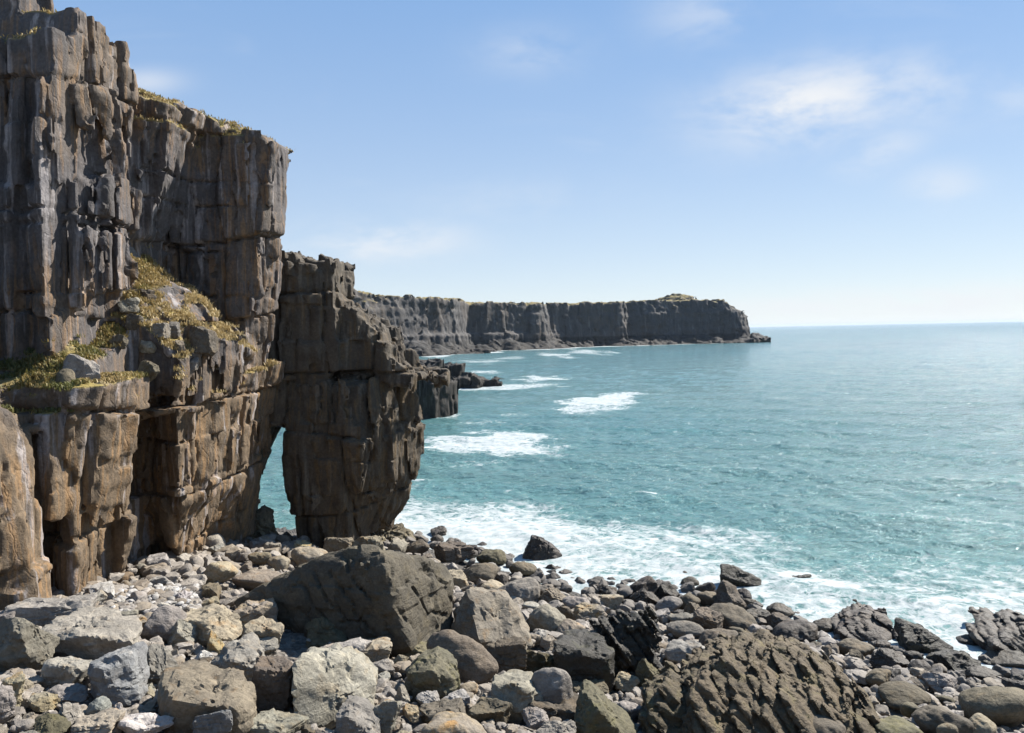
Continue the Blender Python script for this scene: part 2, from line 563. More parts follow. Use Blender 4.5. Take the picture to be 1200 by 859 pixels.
def cliff_base(p):
    z = p[:, 2]
    x, y = p[:, 0], p[:, 1]
    # lower tier, near buttress: overhanging upper half over a fluted recess
    b_hi = prism(p, [(-40, 33.0), (-19.4, 31.0), (-16.4, 29.5), (-15.75, 30.5), (-15.75, 35.0), (-17.6, 36.3), (-40, 37)], 8.6, LEDGE, (.16, 0), 12.5)
    b_lo = prism(p, [(-40, 33.0), (-17.5, 32.9), (-17.1, 31.5), (-15.9, 30.6), (-15.75, 35.0), (-17.6, 36.3), (-40, 37)], -2, 9.0, (.16, 0), 12.5)
    cols = None
    for (cx, cy, r, zt) in ((-18.9, 32.3, .6, 9.2), (-17.95, 31.9, .5, 8.9)):
        c = np.maximum(np.sqrt((x - cx - .05 * (z - 5)) ** 2 + ((y - cy) * .8) ** 2) - r, z - zt)
        cols = c if cols is None else np.minimum(cols, c)
    d = np.minimum(np.minimum(b_hi, b_lo), cols)
    # lower tier, second buttress, leaning out over the beach
    lx = .02 + .18 * smooth(38, 46, y)
    q_ = p.copy()
    q_[:, 0] = x - lx * (z - 12.5)
    under = np.interp(z, [2, 6.2, 7.0, 13], [1.5, .55, 0, 0]).astype(np.float32) * smooth(46.5, 43.5, y)
    d = np.minimum(d, prism(q_, [(-34, 39.4), (-17.4, 39.2), (-15.55, 37.3), (-14.0, 46.5), (-13.95, 48.9), (-17.5, 51.0), (-34, 55)], -2, LEDGE) + under)
    d = np.minimum(d, prism(p, [(-34, 37.0), (-17.6, 37.0), (-15.6, 37.2), (-15.6, 41), (-34, 41)], 12.0, LEDGE))
    # inner back wall of the lower gap
    d = np.minimum(d, prism(p, [(-40, 34), (-18.6, 34), (-18.3, 40), (-40, 40)], -2, LEDGE - .2))
    # lit ragged fin at the foot, near left
    fin_top = lambda X, Y: 11.6 - 1.9 * (X + 17.6)
    d = np.minimum(d, prism(p, [(-24, 26.2), (-17.3, 26.6), (-16.45, 27.6), (-17.0, 29.0), (-24, 29.6)], -1, fin_top, (-.12, 0), 6))
    # upper tier, near wall: prismatic corrugation down its seaward side
    bed = np.floor(z / 5.2 + .3 * np.sin(y * .3)).astype(np.int64)
    sh_ = hash3(bed, bed * 0, bed * 0, 77)
    ph = (y * .55 + sh_ * .6) % 1.0
    corr = (np.minimum(ph / .78, (1 - ph) / .22) - .5) * .42
    ph2 = (x * .62 + sh_ * .5 + y * .06) % 1.0
    corr = corr + (np.minimum(ph2 / .84, (1 - ph2) / .16) - .5) * .8
    corr = corr * smooth(27.5, 24.5, z)
    d = np.minimum(d, prism(p, [(-40, 32.0), (-20.2, 32.7), (-18.5, 32.4), (-18.0, 33.3), (-18.0, 36.4), (-18.3, 38.6), (-24, 40.2), (-40, 41)], LEDGE - 1, lambda X, Y: np.interp(Y, [31, 33.6, 33.8, 35.6, 35.7, 37.0, 37.1, 38.6], [27.6, 27.7, 29.2, 29.0, 28.5, 28.6, 28.9, 28.3]), (.015, 0), 14) - corr)
    # set back crag on top
    d = np.minimum(d, prism(p, [(-40, 33.6), (-20.2, 33.7), (-19.6, 35.0), (-20.2, 36), (-40, 37.5)], 26, 36))
    # upper tier, middle buttress
    d = np.minimum(d, prism(p, [(-34, 39.6), (-19.2, 40.3), (-18.55, 41.2), (-18.35, 43.0), (-18.6, 48), (-34, 48)], LEDGE - 1, top_plane, (.26, 0), 20.5) - .35 * corr)
    # upper tier, great slab buttress leaning seaward
    d = np.minimum(d, prism(p, [(-34, 44.3), (-18.4, 44.4), (-14.95, 44.5), (-14.35, 46.2), (-16, 51), (-34, 58)], LEDGE - 1, top_plane, (.15, 0), 13))
    # talus slope on the ledge
    tz = talus(x, y)
    tal = np.maximum(np.maximum(z - tz, (x + 14.6 + .12 * np.clip(41 - y, 0, 12)) * 1.0 - .19 * (z - 12.5)), np.maximum(y - 46, 12 - z))
    tal = np.maximum(tal, np.where(x > -17.2, 36.4 - y, 29.9 - y) * .8)
    tal = np.maximum(tal, -22 - x)
    d = np.minimum(d, tal * .75)
    return d.astype(np.float32)


def cliff_full(p):
    d = cliff_base(p)
    x, y, z = p[:, 0], p[:, 1], p[:, 2]
    q = rock_detail(p, d, 1.0, 3, tilt=.62)
    wz = smooth(26.5, 28.3, z) * (y < 40) * .35
    q = q * (1 - wz) + (d - .25 * fbm(p * .8, 4, 78)) * wz
    # softer detail on the talus and ledge tops so that turf can lie there
    led = smooth(.9, .2, np.abs(z - np.maximum(talus(x, y), LEDGE))) * (x > -22) * (x < -13) * (y > 29) * (y < 46)
    soft = d - .22 * fbm(p * .8, 4, 77)
    return q * (1 - led * .55) + soft * led * .55


V, Q = surface(cliff_base, cliff_full, (-27, 25.5, -1), (-10.5, 56, 33), .125, 1.15)
N = vert_normals(V, Q)
flat = smooth(.42, .72, N[:, 2])
zone = np.where((V[:, 2] > 12.3) & (V[:, 2] < np.minimum(20.5, talus(V[:, 0], V[:, 1]) + .9)) & (V[:, 0] > -20.5) & (V[:, 1] > 28.5) & (V[:, 1] < 47), 1.0, 0.0)
zone = np.maximum(zone, np.where((V[:, 2] > 23.8) & (V[:, 1] > 40), 1.0, 0.0))
zone = np.maximum(zone, np.where((V[:, 2] > 26.0) & (V[:, 1] < 40) & (V[:, 0] < -18.8), .8, 0.0))
soil = flat * zone * smooth(-.55, .05, fbm(V * .7, 3, 5))
mat_cliff = cliff_material('jointed limestone cliff')
cliff = mesh_from('cliff', V, Q, mat_cliff, attrs={'soil': soil}, sharp=40)
tag(cliff, 'tall jointed limestone cliff with a grassy ledge across its middle', 'cliff', kind='structure')
CLIFF = (V, N, soil)

# ================================================================== THE ARCH PILLAR
def arch_top(x, y):
    xx = x + .35 * np.sin(y * 2.3) + .2 * np.sin(y * 5.1)
    return np.interp(xx, [-15, -13.6, -12.3, -11.2, -10.6, -10.2], [20.4, 20.2, 19.6, 18.7, 17.8, 16.6]).astype(np.float32)


def arch_base(p):
    x, y, z = p[:, 0], p[:, 1], p[:, 2]
    side = smooth(-12.8, -9, x)
    cut = np.interp(z, [0, 1.5, 3.5, 6.0, 9.0, 12.5], [3.0, 2.3, 1.25, .15, -.40, .25]).astype(np.float32) * (.40 + .60 * side)
    d = prism(p, [(-14.0, 48.8), (-9.2, 48.4), (-6.25, 53.6), (-7.6, 58), (-13.6, 57.4)], .2, 12.5, (.02, 0), 9) + cut
    # lintel over the opening, running back into the cliff
    d = np.minimum(d, prism(p, [(-18.5, 48.0), (-11, 49.3), (-11, 55.5), (-18.5, 54)], lambda X, Y: 9.6 - .8 * (X + 14.7) ** 2, 19.4))
    # upper block
    d = np.minimum(d, prism(p, [(-17.5, 48.9), (-12.0, 49.4), (-10.9, 50.6), (-10.6, 55.5), (-17.5, 56)], 11, arch_top, (.0, 0), 16))
    # broken shoulder stepping down to the seaward corner
    st_ = np.floor((x + 10.9 + .45 * np.sin(y * 1.9) + .25 * np.sin(y * 4.3)) / .95) * .95
    st_ = .6 * st_ + .4 * (x + 10.9)
    sh = np.maximum(np.maximum(z - np.interp(st_ - 10.9, [-10.9, -10.2, -8.9, -8.1, -7.3, -6.4], [17.0, 16.6, 15.7, 14.4, 13.3, 12.3]).astype(np.float32), 12 - z), np.maximum(-12.5 - x, np.maximum(50.2 - y, y - 56)))
    d = np.minimum(d, sh * .7)
    return d.astype(np.float32)


def arch_full(p):
    d = arch_base(p)
    return rock_detail(p, d, 1.0, 31, a1=.42, a2=.24, a3=.12, tilt=.8)


V, Q = surface(arch_base, arch_full, (-18.2, 46.5, -.4), (-4.5, 59.5, 22), .125, 1.1)
arch = mesh_from('rock_arch', V, Q, cliff_material('arch limestone', cols=dict(grey=(.20, .165, .125), pale=(.36, .31, .24), brown=(.19, .15, .105), dark=(.06, .05, .04), rust=(.34, .21, .08))), attrs={'soil': np.zeros(len(V))}, sharp=40)
ARCH = (V, vert_normals(V, Q))
tag(arch, 'dark blocky rock pillar forming a natural arch against the cliff', 'rock arch')

# ================================================================== SMALL SEA STACK AND REEF
sx0, sy0 = on_sea(470, 492)
sx1, sy1 = on_sea(513, 490)
sx2, sy2 = on_sea(536, 486)


def stack_base(p):
    zt = PZ(515, 426, sy1)
    zt2 = PZ(530, 449, sy2)
    d = prism(p, [(PX(452, 490, sy0) - 8, sy0), (PX(512, 490, sy1), sy1 - .5), (PX(519, 488, sy1 + 5), sy1 + 5), (PX(512, 488, sy1 + 14), sy1 + 14), (PX(452, 490, sy0) - 8, sy0 + 14)], -3, lambda X, Y: zt + .04 * (X - PX(512, 490, sy1)) * -1)
    d = np.minimum(d, prism(p, [(PX(505, 490, sy1), sy1 - .2), (PX(534, 487, sy2), sy2), (PX(536, 487, sy2 + 5), sy2 + 5), (PX(505, 487, sy1 + 9), sy1 + 9)], -3, zt2))
    return d.astype(np.float32)


V, Q = surface(stack_base, lambda p: rock_detail(p, stack_base(p), 1.5, 63, a1=.35), (PX(452, 490, sy0) - 8, sy0 - 4, -2), (sx2 + 4, sy0 + 20, 13), .32, 1.7)
stack = mesh_from('sea_stack', V, Q, cliff_material('sea stack limestone', .7, dict(grey=(.085, .08, .075), pale=(.20, .19, .175), brown=(.08, .07, .06), dark=(.045, .04, .036), rust=(.10, .075, .05))), attrs={'soil': np.zeros(len(V))})
tag(stack, 'dark square-cut rock stack standing in the sea just behind the arch', 'sea stack')

rx, ry = on_sea(545, 455)


def reef_base(p):
    zt = PZ(555, 443, ry)
    a = prism(p, [(PX(505, 455, ry), ry), (PX(564, 455, ry), ry - 1), (PX(568, 455, ry), ry + 7), (PX(505, 455, ry), ry + 12)], -3, zt)
    b = prism(p, [(PX(555, 455, ry), ry + 3), (PX(592, 453, ry), ry + 4), (PX(590, 453, ry), ry + 7), (PX(555, 455, ry), ry + 9)], -3, lambda X, Y: zt - .2 - .12 * (X - PX(560, 455, ry)))
    c = prism(p, [(PX(507, 455, ry), ry + 9), (PX(536, 455, ry), ry + 8), (PX(538, 455, ry), ry + 15), (PX(507, 455, ry), ry + 17)], -3, PZ(530, 428, ry + 9), (.2, 0), 2)
    e = np.sqrt((p[:, 0] - PX(551, 440, ry + 4)) ** 2 / 2.2 + (p[:, 1] - ry - 4) ** 2 / 2 + (p[:, 2] - zt + .6) ** 2) - 1.6
    return np.minimum(np.minimum(a, b), np.minimum(c, e)).astype(np.float32)


V, Q = surface(reef_base, lambda p: rock_detail(p, reef_base(p), 1.6, 71, a1=.3), (PX(503, 455, ry) - 1, ry - 4, -2), (PX(600, 455, ry), ry + 20, 11), .36, 1.7)
reef = mesh_from('rock_reef', V, Q, stack.data.materials[0], attrs={'soil': np.zeros(len(V))})
tag(reef, 'low dark rock reef with a leaning block, beyond the sea stack', 'reef')

# ================================================================== FAR HEADLAND
HP = [(300, 480), (412, 520), (470, 548), (520, 575), (543, 592), (549, 612), (556, 640), (600, 660), (641, 680), (648, 712), (690, 730), (733, 738), (739, 752), (790, 765), (835, 772), (862, 775), (873, 782), (876, 800), (872, 850)]
hp = [(PX(a, 400, Y), Y) for a, Y in HP]
hp += [(PX(300, 400, 900), 900)]
TOPY = [(300, 334), (412, 339), (445, 345), (540, 349), (552, 354), (640, 355), (700, 355), (760, 352), (850, 352), (876, 356)]


def head_top(x, y):
    px = 600 + x / y * F
    py = np.interp(px, [a for a, b in TOPY], [b for a, b in TOPY])
    hy = 388.6 - (px - 600) * .02025
    yy = np.interp(px, [a for a, b in HP], [b for a, b in HP])
    return CAM_Z + (hy - py) / F * yy + .0 * y


def head_base(p):
    x, y, z = p[:, 0], p[:, 1], p[:, 2]
    d2 = poly_sd(x + 0 * z, y, hp)
    zt = head_top(x, y)
    # face leans back a little in steps
    bd = np.floor(z / 3.4 + .5 * np.sin(x * .02)).astype(np.int64)
    wall = d2 + .16 * np.clip(z - 4, 0, 60) + 2.0 * smooth(13, 15, z) * (x < 15) + .7 * (hash3(bd, bd * 0, bd * 0, 5) - .5)
    d = np.maximum(wall, z - zt)
    # rounded seaward end
    ex, ey = PX(862, 380, 790), 790
    # boulder apron at the foot
    ap = 6.0 - .42 * np.clip(d2, -20, 60) + 2.5 * fbm(np.stack([x * .06, y * .06, z * 0], 1), 3, 91)
    ap = ap * smooth(PX(885, 400, 770), PX(800, 400, 765), x)
    d = np.minimum(d, np.maximum((z - ap) * .8, d2 - 26))
    # mound near the end
    mx, my = PX(797, 350, 790), 800
    m = np.maximum(np.sqrt(((x - mx) / 22) ** 2 + ((y - my) / 18) ** 2 + ((z - head_top(x, y)) / 6.2) ** 2) - 1, (x - mx - 15) / 20) * 6
    d = np.minimum(d, m)
    # sloping tip
    tipx = PX(850, 380, 775)
    d = np.maximum(d, (z - (head_top(x, y) - 0.62 * (x - tipx))) * .8 * (x > tipx) - 50 * (x <= tipx))
    return d.astype(np.float32)


V, Q = surface(head_base, lambda p: rock_detail(p, head_base(p) - 4.5 * fbm(np.stack([p[:, 0] * .022, p[:, 1] * .022, p[:, 2] * .012], 1), 3, 95) * smooth(40, 28, p[:, 2]), 5.0, 83, a1=.30, a2=.22, a3=.16, flute=.05, tilt=.45, crack=.35), (-165, 470, -2.5), (hp[17][0] + 8, 850, 52), 1.15, 9)
N = vert_normals(V, Q)
soil = smooth(.6, .9, N[:, 2]) * smooth(30, 36, V[:, 2]) * .7
headland = mesh_from('headland', V, Q, cliff_material('headland limestone', .17, dict(grey=(.165, .155, .152), pale=(.31, .29, .28), brown=(.17, .14, .115), dark=(.06, .055, .05), rust=(.19, .12, .065)), zdark=10, warm_z=(2, 6)), attrs={'soil': soil})
tag(headland, 'long flat-topped headland of dark cliffs reaching out to sea', 'headland', kind='structure')

# ================================================================== BEACH GROUND
SHORE = [(250, 600), (335, 612), (470, 622), (560, 652), (640, 676), (720, 692), (790, 690), (850, 705), (930, 725), (1000, 745), (1080, 765), (1140, 785), (1200, 790), (1300, 815)]
shore = np.array([on_sea(a, b) for a, b in SHORE])
order = np.argsort(shore[:, 0])
shx, shy = shore[order, 0], shore[order, 1]


def ground(x, y):
    x = np.asarray(x, np.float64)
    y = np.asarray(y, np.float64)
    ys = np.interp(x, shx, shy)
    d = ys - y
    z = np.where(d > 0, .135 * d, np.maximum(.12 * d, -4))
    z = z + .75 * smooth(-8, -17, x) * smooth(2, 14, d)
    z = z + np.clip(17.5 - y, 0, 99) * .42
    return np.minimum(z, 13.0)


gx = np.linspace(-40, 45, 341)
gy = np.linspace(-6, 75, 325)
GX, GY = np.meshgrid(gx, gy, indexing='ij')
pp = np.stack([GX.ravel(), GY.ravel(), np.zeros(GX.size)], 1)
GZ = ground(pp[:, 0], pp[:, 1]) - .28 + .16 * fbm(pp * .7, 4, 200) + .05 * vnoise(pp * 4.0, 210)
pp[:, 2] = GZ
ii = np.arange(GX.size).reshape(GX.shape)
q = np.stack([ii[:-1, :-1], ii[1:, :-1], ii[1:, 1:], ii[:-1, 1:]], -1).reshape(-1, 4)
m, t, b = new_mat('stony beach ground')
geo = t.add('ShaderNodeNewGeometry')
pos = geo.outputs['Position']
sep = t.add('ShaderNodeSeparateXYZ')
t.l.new(pos, sep.inputs[0])
cell = t.add('ShaderNodeTexVoronoi')
t.l.new(pos, cell.inputs['Vector'])
cell.inputs['Scale'].default_value = 5
col = t.mix(t.math('MULTIPLY', cell.outputs['Color'], 1), (.07, .06, .05), (.19, .17, .15))
col = t.mix(t.step(sep.outputs[2], 1.2, .2), col, (.045, .04, .035))
t.l.new(col, b.inputs['Base Color'])
b.inputs['Roughness'].default_value = .9
t.l.new(t.bump(cell.outputs['Distance'], 1.0, .15), b.inputs['Normal'])
beach = mesh_from('beach', pp, q, m)
tag(beach, kind='structure')


# ================================================================== ROCKS
def ico(sub):
    bm = bmesh.new()
    bmesh.ops.create_icosphere(bm, subdivisions=sub, radius=1)
    V = np.array([v.co[:] for v in bm.verts], np.float32)
    Fc = np.array([[v.index for v in f.verts] for f in bm.faces], np.int32)
    bm.free()
    return V / np.linalg.norm(V, axis=1, keepdims=True), Fc


ICO = {s: ico(s) for s in (2, 3, 4, 5, 6)}


def unit(v):
    v = np.asarray(v, np.float32)
    return v / np.linalg.norm(v)


def rock_points(sub, dims, shape, rng, planes=None, rough=1.0, strata=None, creases=False):
    """points of a rock filling about dims = (width, depth, height), origin at its centre"""
    D, Fc = ICO[sub]
    if planes is not None:
        pl = [(unit(n), h) for n, h in planes]
        k = 60
        Q_ = np.stack([np.maximum(D @ n, 0) / h for n, h in pl], 1)
        mq = Q_.max(1, keepdims=True)
        r = 1 / (mq[:, 0] * (((Q_ / mq) ** k).sum(1) ** (1 / k)))
        X = D * r[:, None]
        sz = float(np.mean([h for n, h in pl])) * 2
    else:
        pl = []
        if shape in ('box', 'slab'):
            for ax in range(3):
                for s in (-1, 1):
                    n = np.zeros(3)
                    n[ax] = s
                    pl.append((unit(n + rng.normal(0, .16, 3)), rng.uniform(.80, .98)))
            for _ in range(5):
                n = unit(rng.choice([-1, 1], 3) * rng.uniform(.45, 1, 3))
                pl.append((n, rng.uniform(1.05, 1.3)))
            k = 54
        elif shape == 'wedge':
            for n, h in (((-.75, -.5, .25), .72), ((.55, -.45, .65), .70), ((.1, .8, .5), .75), ((.8, .3, .25), .92), ((-.6, .5, .4), .85), ((0, 0, -1), .8), ((0, -.9, -.2), .85)):
                pl.append((unit(np.array(n) + rng.normal(0, .09, 3)), h * rng.uniform(.95, 1.08)))
            k = 60
        elif shape == 'tri':
            for n, h in (((-.8, -.35, .42), .62), ((.62, -.35, .66), .60), ((.1, .8, .5), .65), ((0, 0, -1), .7), ((-.2, -.85, .25), .62), ((1, 0, -.1), 1.0), ((-1, 0, -.1), .95)):
                pl.append((unit(np.array(n) + rng.normal(0, .06, 3)), h))
            k = 60
        elif shape == 'rnd':
            for _ in range(13):
                pl.append((unit(rng.normal(0, 1, 3)), rng.uniform(.78, 1.0)))
            k = 7
        elif shape == 'egg':
            for _ in range(9):
                pl.append((unit(rng.normal(0, 1, 3)), rng.uniform(.9, 1.0)))
            k = 4
        else:   # ang, jag
            for _ in range(11 if shape == 'jag' else 9):
                pl.append((unit(rng.normal(0, 1, 3)), rng.uniform(.56, .95)))
            for s in (-1, 1):
                pl.append((unit(np.array((0, 0, s)) + rng.normal(0, .25, 3)), .75))
            k = 50
        base = np.zeros(len(D), np.float32)
        for n, h in pl:
            base += (np.maximum(D @ n, 0) / h) ** k
        r = (base + (1 / 1.35) ** k) ** (-1 / k)
        X = D * r[:, None]
        lo, hi = X.min(0), X.max(0)
        X = (X - (lo + hi) / 2) / (hi - lo) * np.array(dims, np.float32)
        sz = float(np.mean(dims))
    off = rng.uniform(-50, 50, 3).astype(np.float32)
    q = X / sz + off
    nrm = D
    amp = {'rnd': .05, 'egg': .035, 'jag': .13}.get(shape, .055) * rough
    disp = amp * (1 if shape in ('rnd', 'egg', 'jag') else .5) * fbm(q * 2.2, 3, 1) + amp * .4 * fbm(q * 7, 3, 5)
    if shape in ('jag',):
        disp += .10 * rough * (1 - np.abs(vnoise(q * 4.5, 9)) * 2) * .6 + .05 * rough * (1 - 2 * np.abs(vnoise(q * 10, 12)))
    elif shape not in ('rnd', 'egg'):
        bl = np.floor(q[:, 2] * rng.uniform(4, 7) + .5 * vnoise(q * 1.6, 3))
        disp += .022 * rough * (hash3(bl.astype(np.int64), bl.astype(np.int64) * 0, bl.astype(np.int64) * 0, 4) - .5) * 2
        cr_ = np.abs(vnoise(q * np.array((1.6, 1.6, 2.6), np.float32), 31) + .35 * vnoise(q * 5, 33))
        disp -= .035 * rough * (1 - smooth(0, .07, cr_))
        disp += .012 * rough * fbm(q * 15, 2, 36)
        _, _, _, t_ = blocks(q * np.float32(1.0), (.42, .42, .42), rng.uniform(0, 3), int(rng.integers(1000)), .25, True)
        r_, _, _ = blocks(q, (.34, .34, .28), rng.uniform(0, 3), int(rng.integers(1000)), .25)
        disp += rough * (.20 * t_ + .028 * (r_ - .5))
        # chipped edges
        disp -= .05 * rough * np.maximum(vnoise(q * 3.4, 22) - .25, 0) * 2
    if strata is not None:
        n, per, a = strata
        n = unit(n)
        s = (X @ n) / per + .7 * fbm(q * 1.5, 3, 8)
        disp += a / sz * (np.abs((s % 1) - .5) * 2 - .5) + .6 * a / sz * (hash3(np.floor(s).astype(np.int64), np.floor(q[:, 0] * 3).astype(np.int64), np.floor(q[:, 1] * 3).astype(np.int64), 6) - .5)
    if creases:
        sc_ = (X @ unit((.8, .1, .55))) / .62 + .30 * fbm(X * .9, 3, 61)
        w_ = np.abs((sc_ % 1) - .5)
        disp -= (.17 / sz) * np.exp(-(w_ / .075) ** 2) * smooth(-.2, .2, vnoise(X * .8, 62))
        sc_ = (X @ unit((.2, .3, .93))) / 1.3 + .35 * fbm(X * .7, 3, 63)
        w_ = np.abs((sc_ % 1) - .5)
        disp -= (.12 / sz) * np.exp(-(w_ / .04) ** 2) * smooth(0, .4, vnoise(X * .6, 64))
    X = X + nrm * (disp * sz)[:, None]
    return X.astype(np.float32), Fc


def yaw(X, a):
    return rot2(X, a)


def hit(px, py, lift=0.0):
    """where a photograph pixel meets the beach"""
    a, b = ray(px, py)
    Ys = np.linspace(14, 75, 2441)
    g = np.maximum(ground(a * Ys, Ys), 0.0) + lift
    zr = CAM_Z + b * Ys
    k = int(np.argmax(zr < g))
    if k == 0:
        k = len(Ys) - 1
    return a * Ys[k], Ys[k], float(g[k])


BOULDERS = []     # dicts of everything placed on the beach, for spacing and for labels
PHRASES = {}


def place_rock(name, px, py, w, h, shape, tone, label, ref=None, turn=None, planes=None, sub=5, rough=1.0, depth=.85, strata=None, sink=.22, cat='boulder', group='boulders strewn over the beach'):
    """px, py: middle of the visible foot; w, h: visible size in photograph pixels"""
    seed = int(px * 31 + py * 17)
    rng = np.random.default_rng(seed)
    x, y, g = hit(px, py)
    Wm = w * y / F
    Dm = Wm * depth
    dep = (CAM_Z - g) / y
    y = y + Dm * .42
    x = x * (1 + Dm * .42 / (y - Dm * .42))
    g = float(max(ground(x, y), -.3))
    y_front = y - Dm * .42
    Hm = max((h * y_front / F - Dm * .55 * dep) , .28 * Wm)
    full = Hm / (1 - sink)
    if planes is not None:
        X, Fc = rock_points(sub, None, shape, rng, [(n, hh * Wm) for n, hh in planes], rough, strata)
    else:
        X, Fc = rock_points(sub, (Wm, Dm, full), shape, rng, None, rough, strata)
    a = rng.uniform(-.35, .35) if turn is None else turn
    X = yaw(X, a)
    if shape not in ('wedge', 'tri') and planes is None:
        tx = rng.uniform(-.16, .16)
        Y_, Z_ = X[:, 1].copy(), X[:, 2].copy()
        X[:, 0], X[:, 2] = X[:, 0] * math.cos(tx) - Z_ * math.sin(tx), X[:, 0] * math.sin(tx) + Z_ * math.cos(tx)
    zc = g + Hm - X[:, 2].max()
    o = mesh_from(name, X, Fc, TONES[tone], sharp=None if shape in ('rnd', 'egg') else 24)
    o.location = (x, y, zc)
    tag(o, label, cat, group)
    BOULDERS.append(dict(o=o, x=x, y=y, r=max(Wm, Dm) * .5, ref=ref, px=px, py=py - h / 2, hero=True, tone=tone, box=(px - w / 2, py - h, px + w / 2, py)))
    return o



def hull_planes(P3):
    bm = bmesh.new()
    for p in P3:
        bm.verts.new(p)
    bmesh.ops.convex_hull(bm, input=bm.verts)
    bm.normal_update()
    c = Vector(np.mean(P3, 0))
    pl = []
    for f in bm.faces:
        n = f.normal.copy()
        if n.length < .5:
            continue
        h = n.dot(f.verts[0].co - c)
        if h < 0:
            n, h = -n, -h
        pl.append((np.array(n), max(h, .03)))
    bm.free()
    return np.array(c), pl


def hull_rock(pts, px, py, tone, label, ref, thick=1.5, sub=5, rough=1.0, strata=None, creases=False, back_h=.78, cat='boulder', group='boulders strewn over the beach', name='boulder'):
    """a faceted rock through corners given as (pixel x, pixel y, metres behind its foot)"""
    rng = np.random.default_rng(int(px + py))
    x0, Y0, g = hit(px, py)
    P3 = []
    for (a, b_, dY) in pts:
        X, Z = P(a, b_, Y0 + dY)
        P3.append((X, Y0 + dY, Z))
        back = Y0 + dY + thick
        X2 = x0 + (X - x0) * .86
        P3.append((X2, back, g + (Z - g) * back_h + .1))
        P3.append((x0 + (X - x0) * .9, Y0 + dY + .3 * thick, g - .45))
    c, pl = hull_planes(np.array(P3))
    X, Fc = rock_points(sub, None, 'ang', rng, pl, rough, strata, creases)
    o = mesh_from(name, X, Fc, TONES[tone], sharp=24)
    o.location = c
    tag(o, label, cat, group)
    xs, ys = [q[0] for q in P3], [q[1] for q in P3]
    b = dict(o=o, x=(min(xs) + max(xs)) / 2, y=(min(ys) + max(ys)) / 2, r=(max(xs) - min(xs)) * .42, ref=ref, px=np.mean([q[0] for q in pts]), py=np.mean([q[1] for q in pts]), hero=True, tone=tone)
    b['box'] = (min(q[0] for q in pts), min(q[1] for q in pts), max(q[0] for q in pts), max(q[1] for q in pts))
    if b['r'] > 2.5:      # keep small ones out of a long rock along its whole length
        for k in (-.62, .62):
            BOULDERS.append(dict(o=None, x=b['x'] + k * (max(xs) - min(xs)) * .5, y=b['y'], r=b['r'] * .62, ref=None, px=b['px'], py=b['py'], hero=True, tone=tone))
        b['r'] *= .8
    BOULDERS.append(b)
    return o


hull_rock([(268, 706, 1.0), (274, 766, .9), (330, 670, .9), (396, 641, .5), (434, 637, .5), (448, 648, -.7), (444, 692, -.95), (480, 762, -1.3), (505, 653, 2.4), (533, 690, 3.0), (530, 756, 2.2), (380, 770, 0)],
          465, 756, 'slate', 'largest boulder on the beach, dark shadowed left face and creased lit right face', 'the largest boulder', thick=3.2, sub=6, rough=.55, creases=True, back_h=.45)

HULL = {
 'the tan wedge boulder': ([(546, 688, .9), (524, 733, .6), (533, 756, .3), (594, 696, 1.6), (604, 712, 1.2), (628, 757, .6), (610, 764, 0), (562, 748, -.5)], 1.4),
 'the big pale ochre-patched boulder': ([(338, 776, 0), (352, 763, .9), (400, 765, 1.3), (425, 778, 1.5), (440, 800, 1.4), (438, 832, 1.0), (410, 850, .5), (345, 846, -.4), (340, 800, -.3)], 1.0),
 'the long smooth slab': ([(186, 785, 1.4), (203, 780, 1.5), (278, 800, 1.0), (285, 818, .4), (297, 822, .6), (296, 866, .3), (280, 866, 0), (278, 830, -.1), (205, 822, -.1), (182, 832, .2), (196, 866, 0)], .9),
 'the pale angular boulder': ([(245, 778, .2), (262, 757, .6), (285, 750, .8), (303, 768, .4), (305, 785, .1), (292, 804, 0), (255, 802, 0), (275, 775, -.2)], .9),
 'the sharp triangular surf rock': ([(611, 656, .2), (623, 628, .6), (635, 632, .5), (659, 650, .4), (650, 657, 0), (628, 657, -.2)], 1.2),
 'the broad undercut slab': ([(45, 738, .5), (65, 722, 1.1), (110, 723, 1.3), (150, 737, .6), (154, 752, .1), (120, 772, .15), (60, 770, .15), (48, 752, 0), (100, 745, -.3)], 1.2),
 'the tall blue-grey boulder': ([(104, 775, .3), (150, 757, .8), (156, 760, .6), (163, 815, .2), (150, 826, 0), (118, 822, -.05), (104, 800, 0), (114, 780, -.15)], .9),
 'the long black surf rock': ([(845, 663, .3), (862, 664, .5), (893, 680, .3), (892, 688, 0), (850, 685, 0), (845, 675, -.1)], .9),
 'the black cube boulder': ([(648, 752, .2), (662, 741, 1.4), (705, 744, 1.6), (720, 765, .5), (719, 800, .2), (702, 808, -.1), (652, 796, 0), (649, 768, -.1), (710, 770, -.2)], 1.0),
 'the dark sloping wedge': ([(672, 850, .2), (683, 808, .7), (690, 806, .8), (746, 856, .5), (745, 878, 0), (675, 878, 0), (702, 832, -.2)], .9),
 'the flat-topped black shore rock': ([(1057, 736, .4), (1062, 728, .7), (1085, 737, .8), (1118, 758, .3), (1112, 765, 0), (1062, 753, -.1)], 1.2),
 'the bulky olive boulder': ([(474, 790, .3), (490, 772, .8), (512, 763, .9), (535, 780, .6), (540, 800, .2), (525, 818, -.1), (485, 812, 0), (505, 785, -.2)], .9),
 'the grey box-shaped boulder': ([(575, 800, .4), (595, 794, .9), (628, 796, .9), (612, 806, -.1), (641, 815, .4), (635, 832, .1), (608, 836, -.2), (576, 828, 0)], .8),
 'the grey block at the bottom edge': ([(392, 838, .2), (398, 827, .7), (425, 828, .8), (446, 850, .4), (445, 870, 0), (410, 872, -.2), (408, 840, -.1), (394, 868, 0)], .7),
}

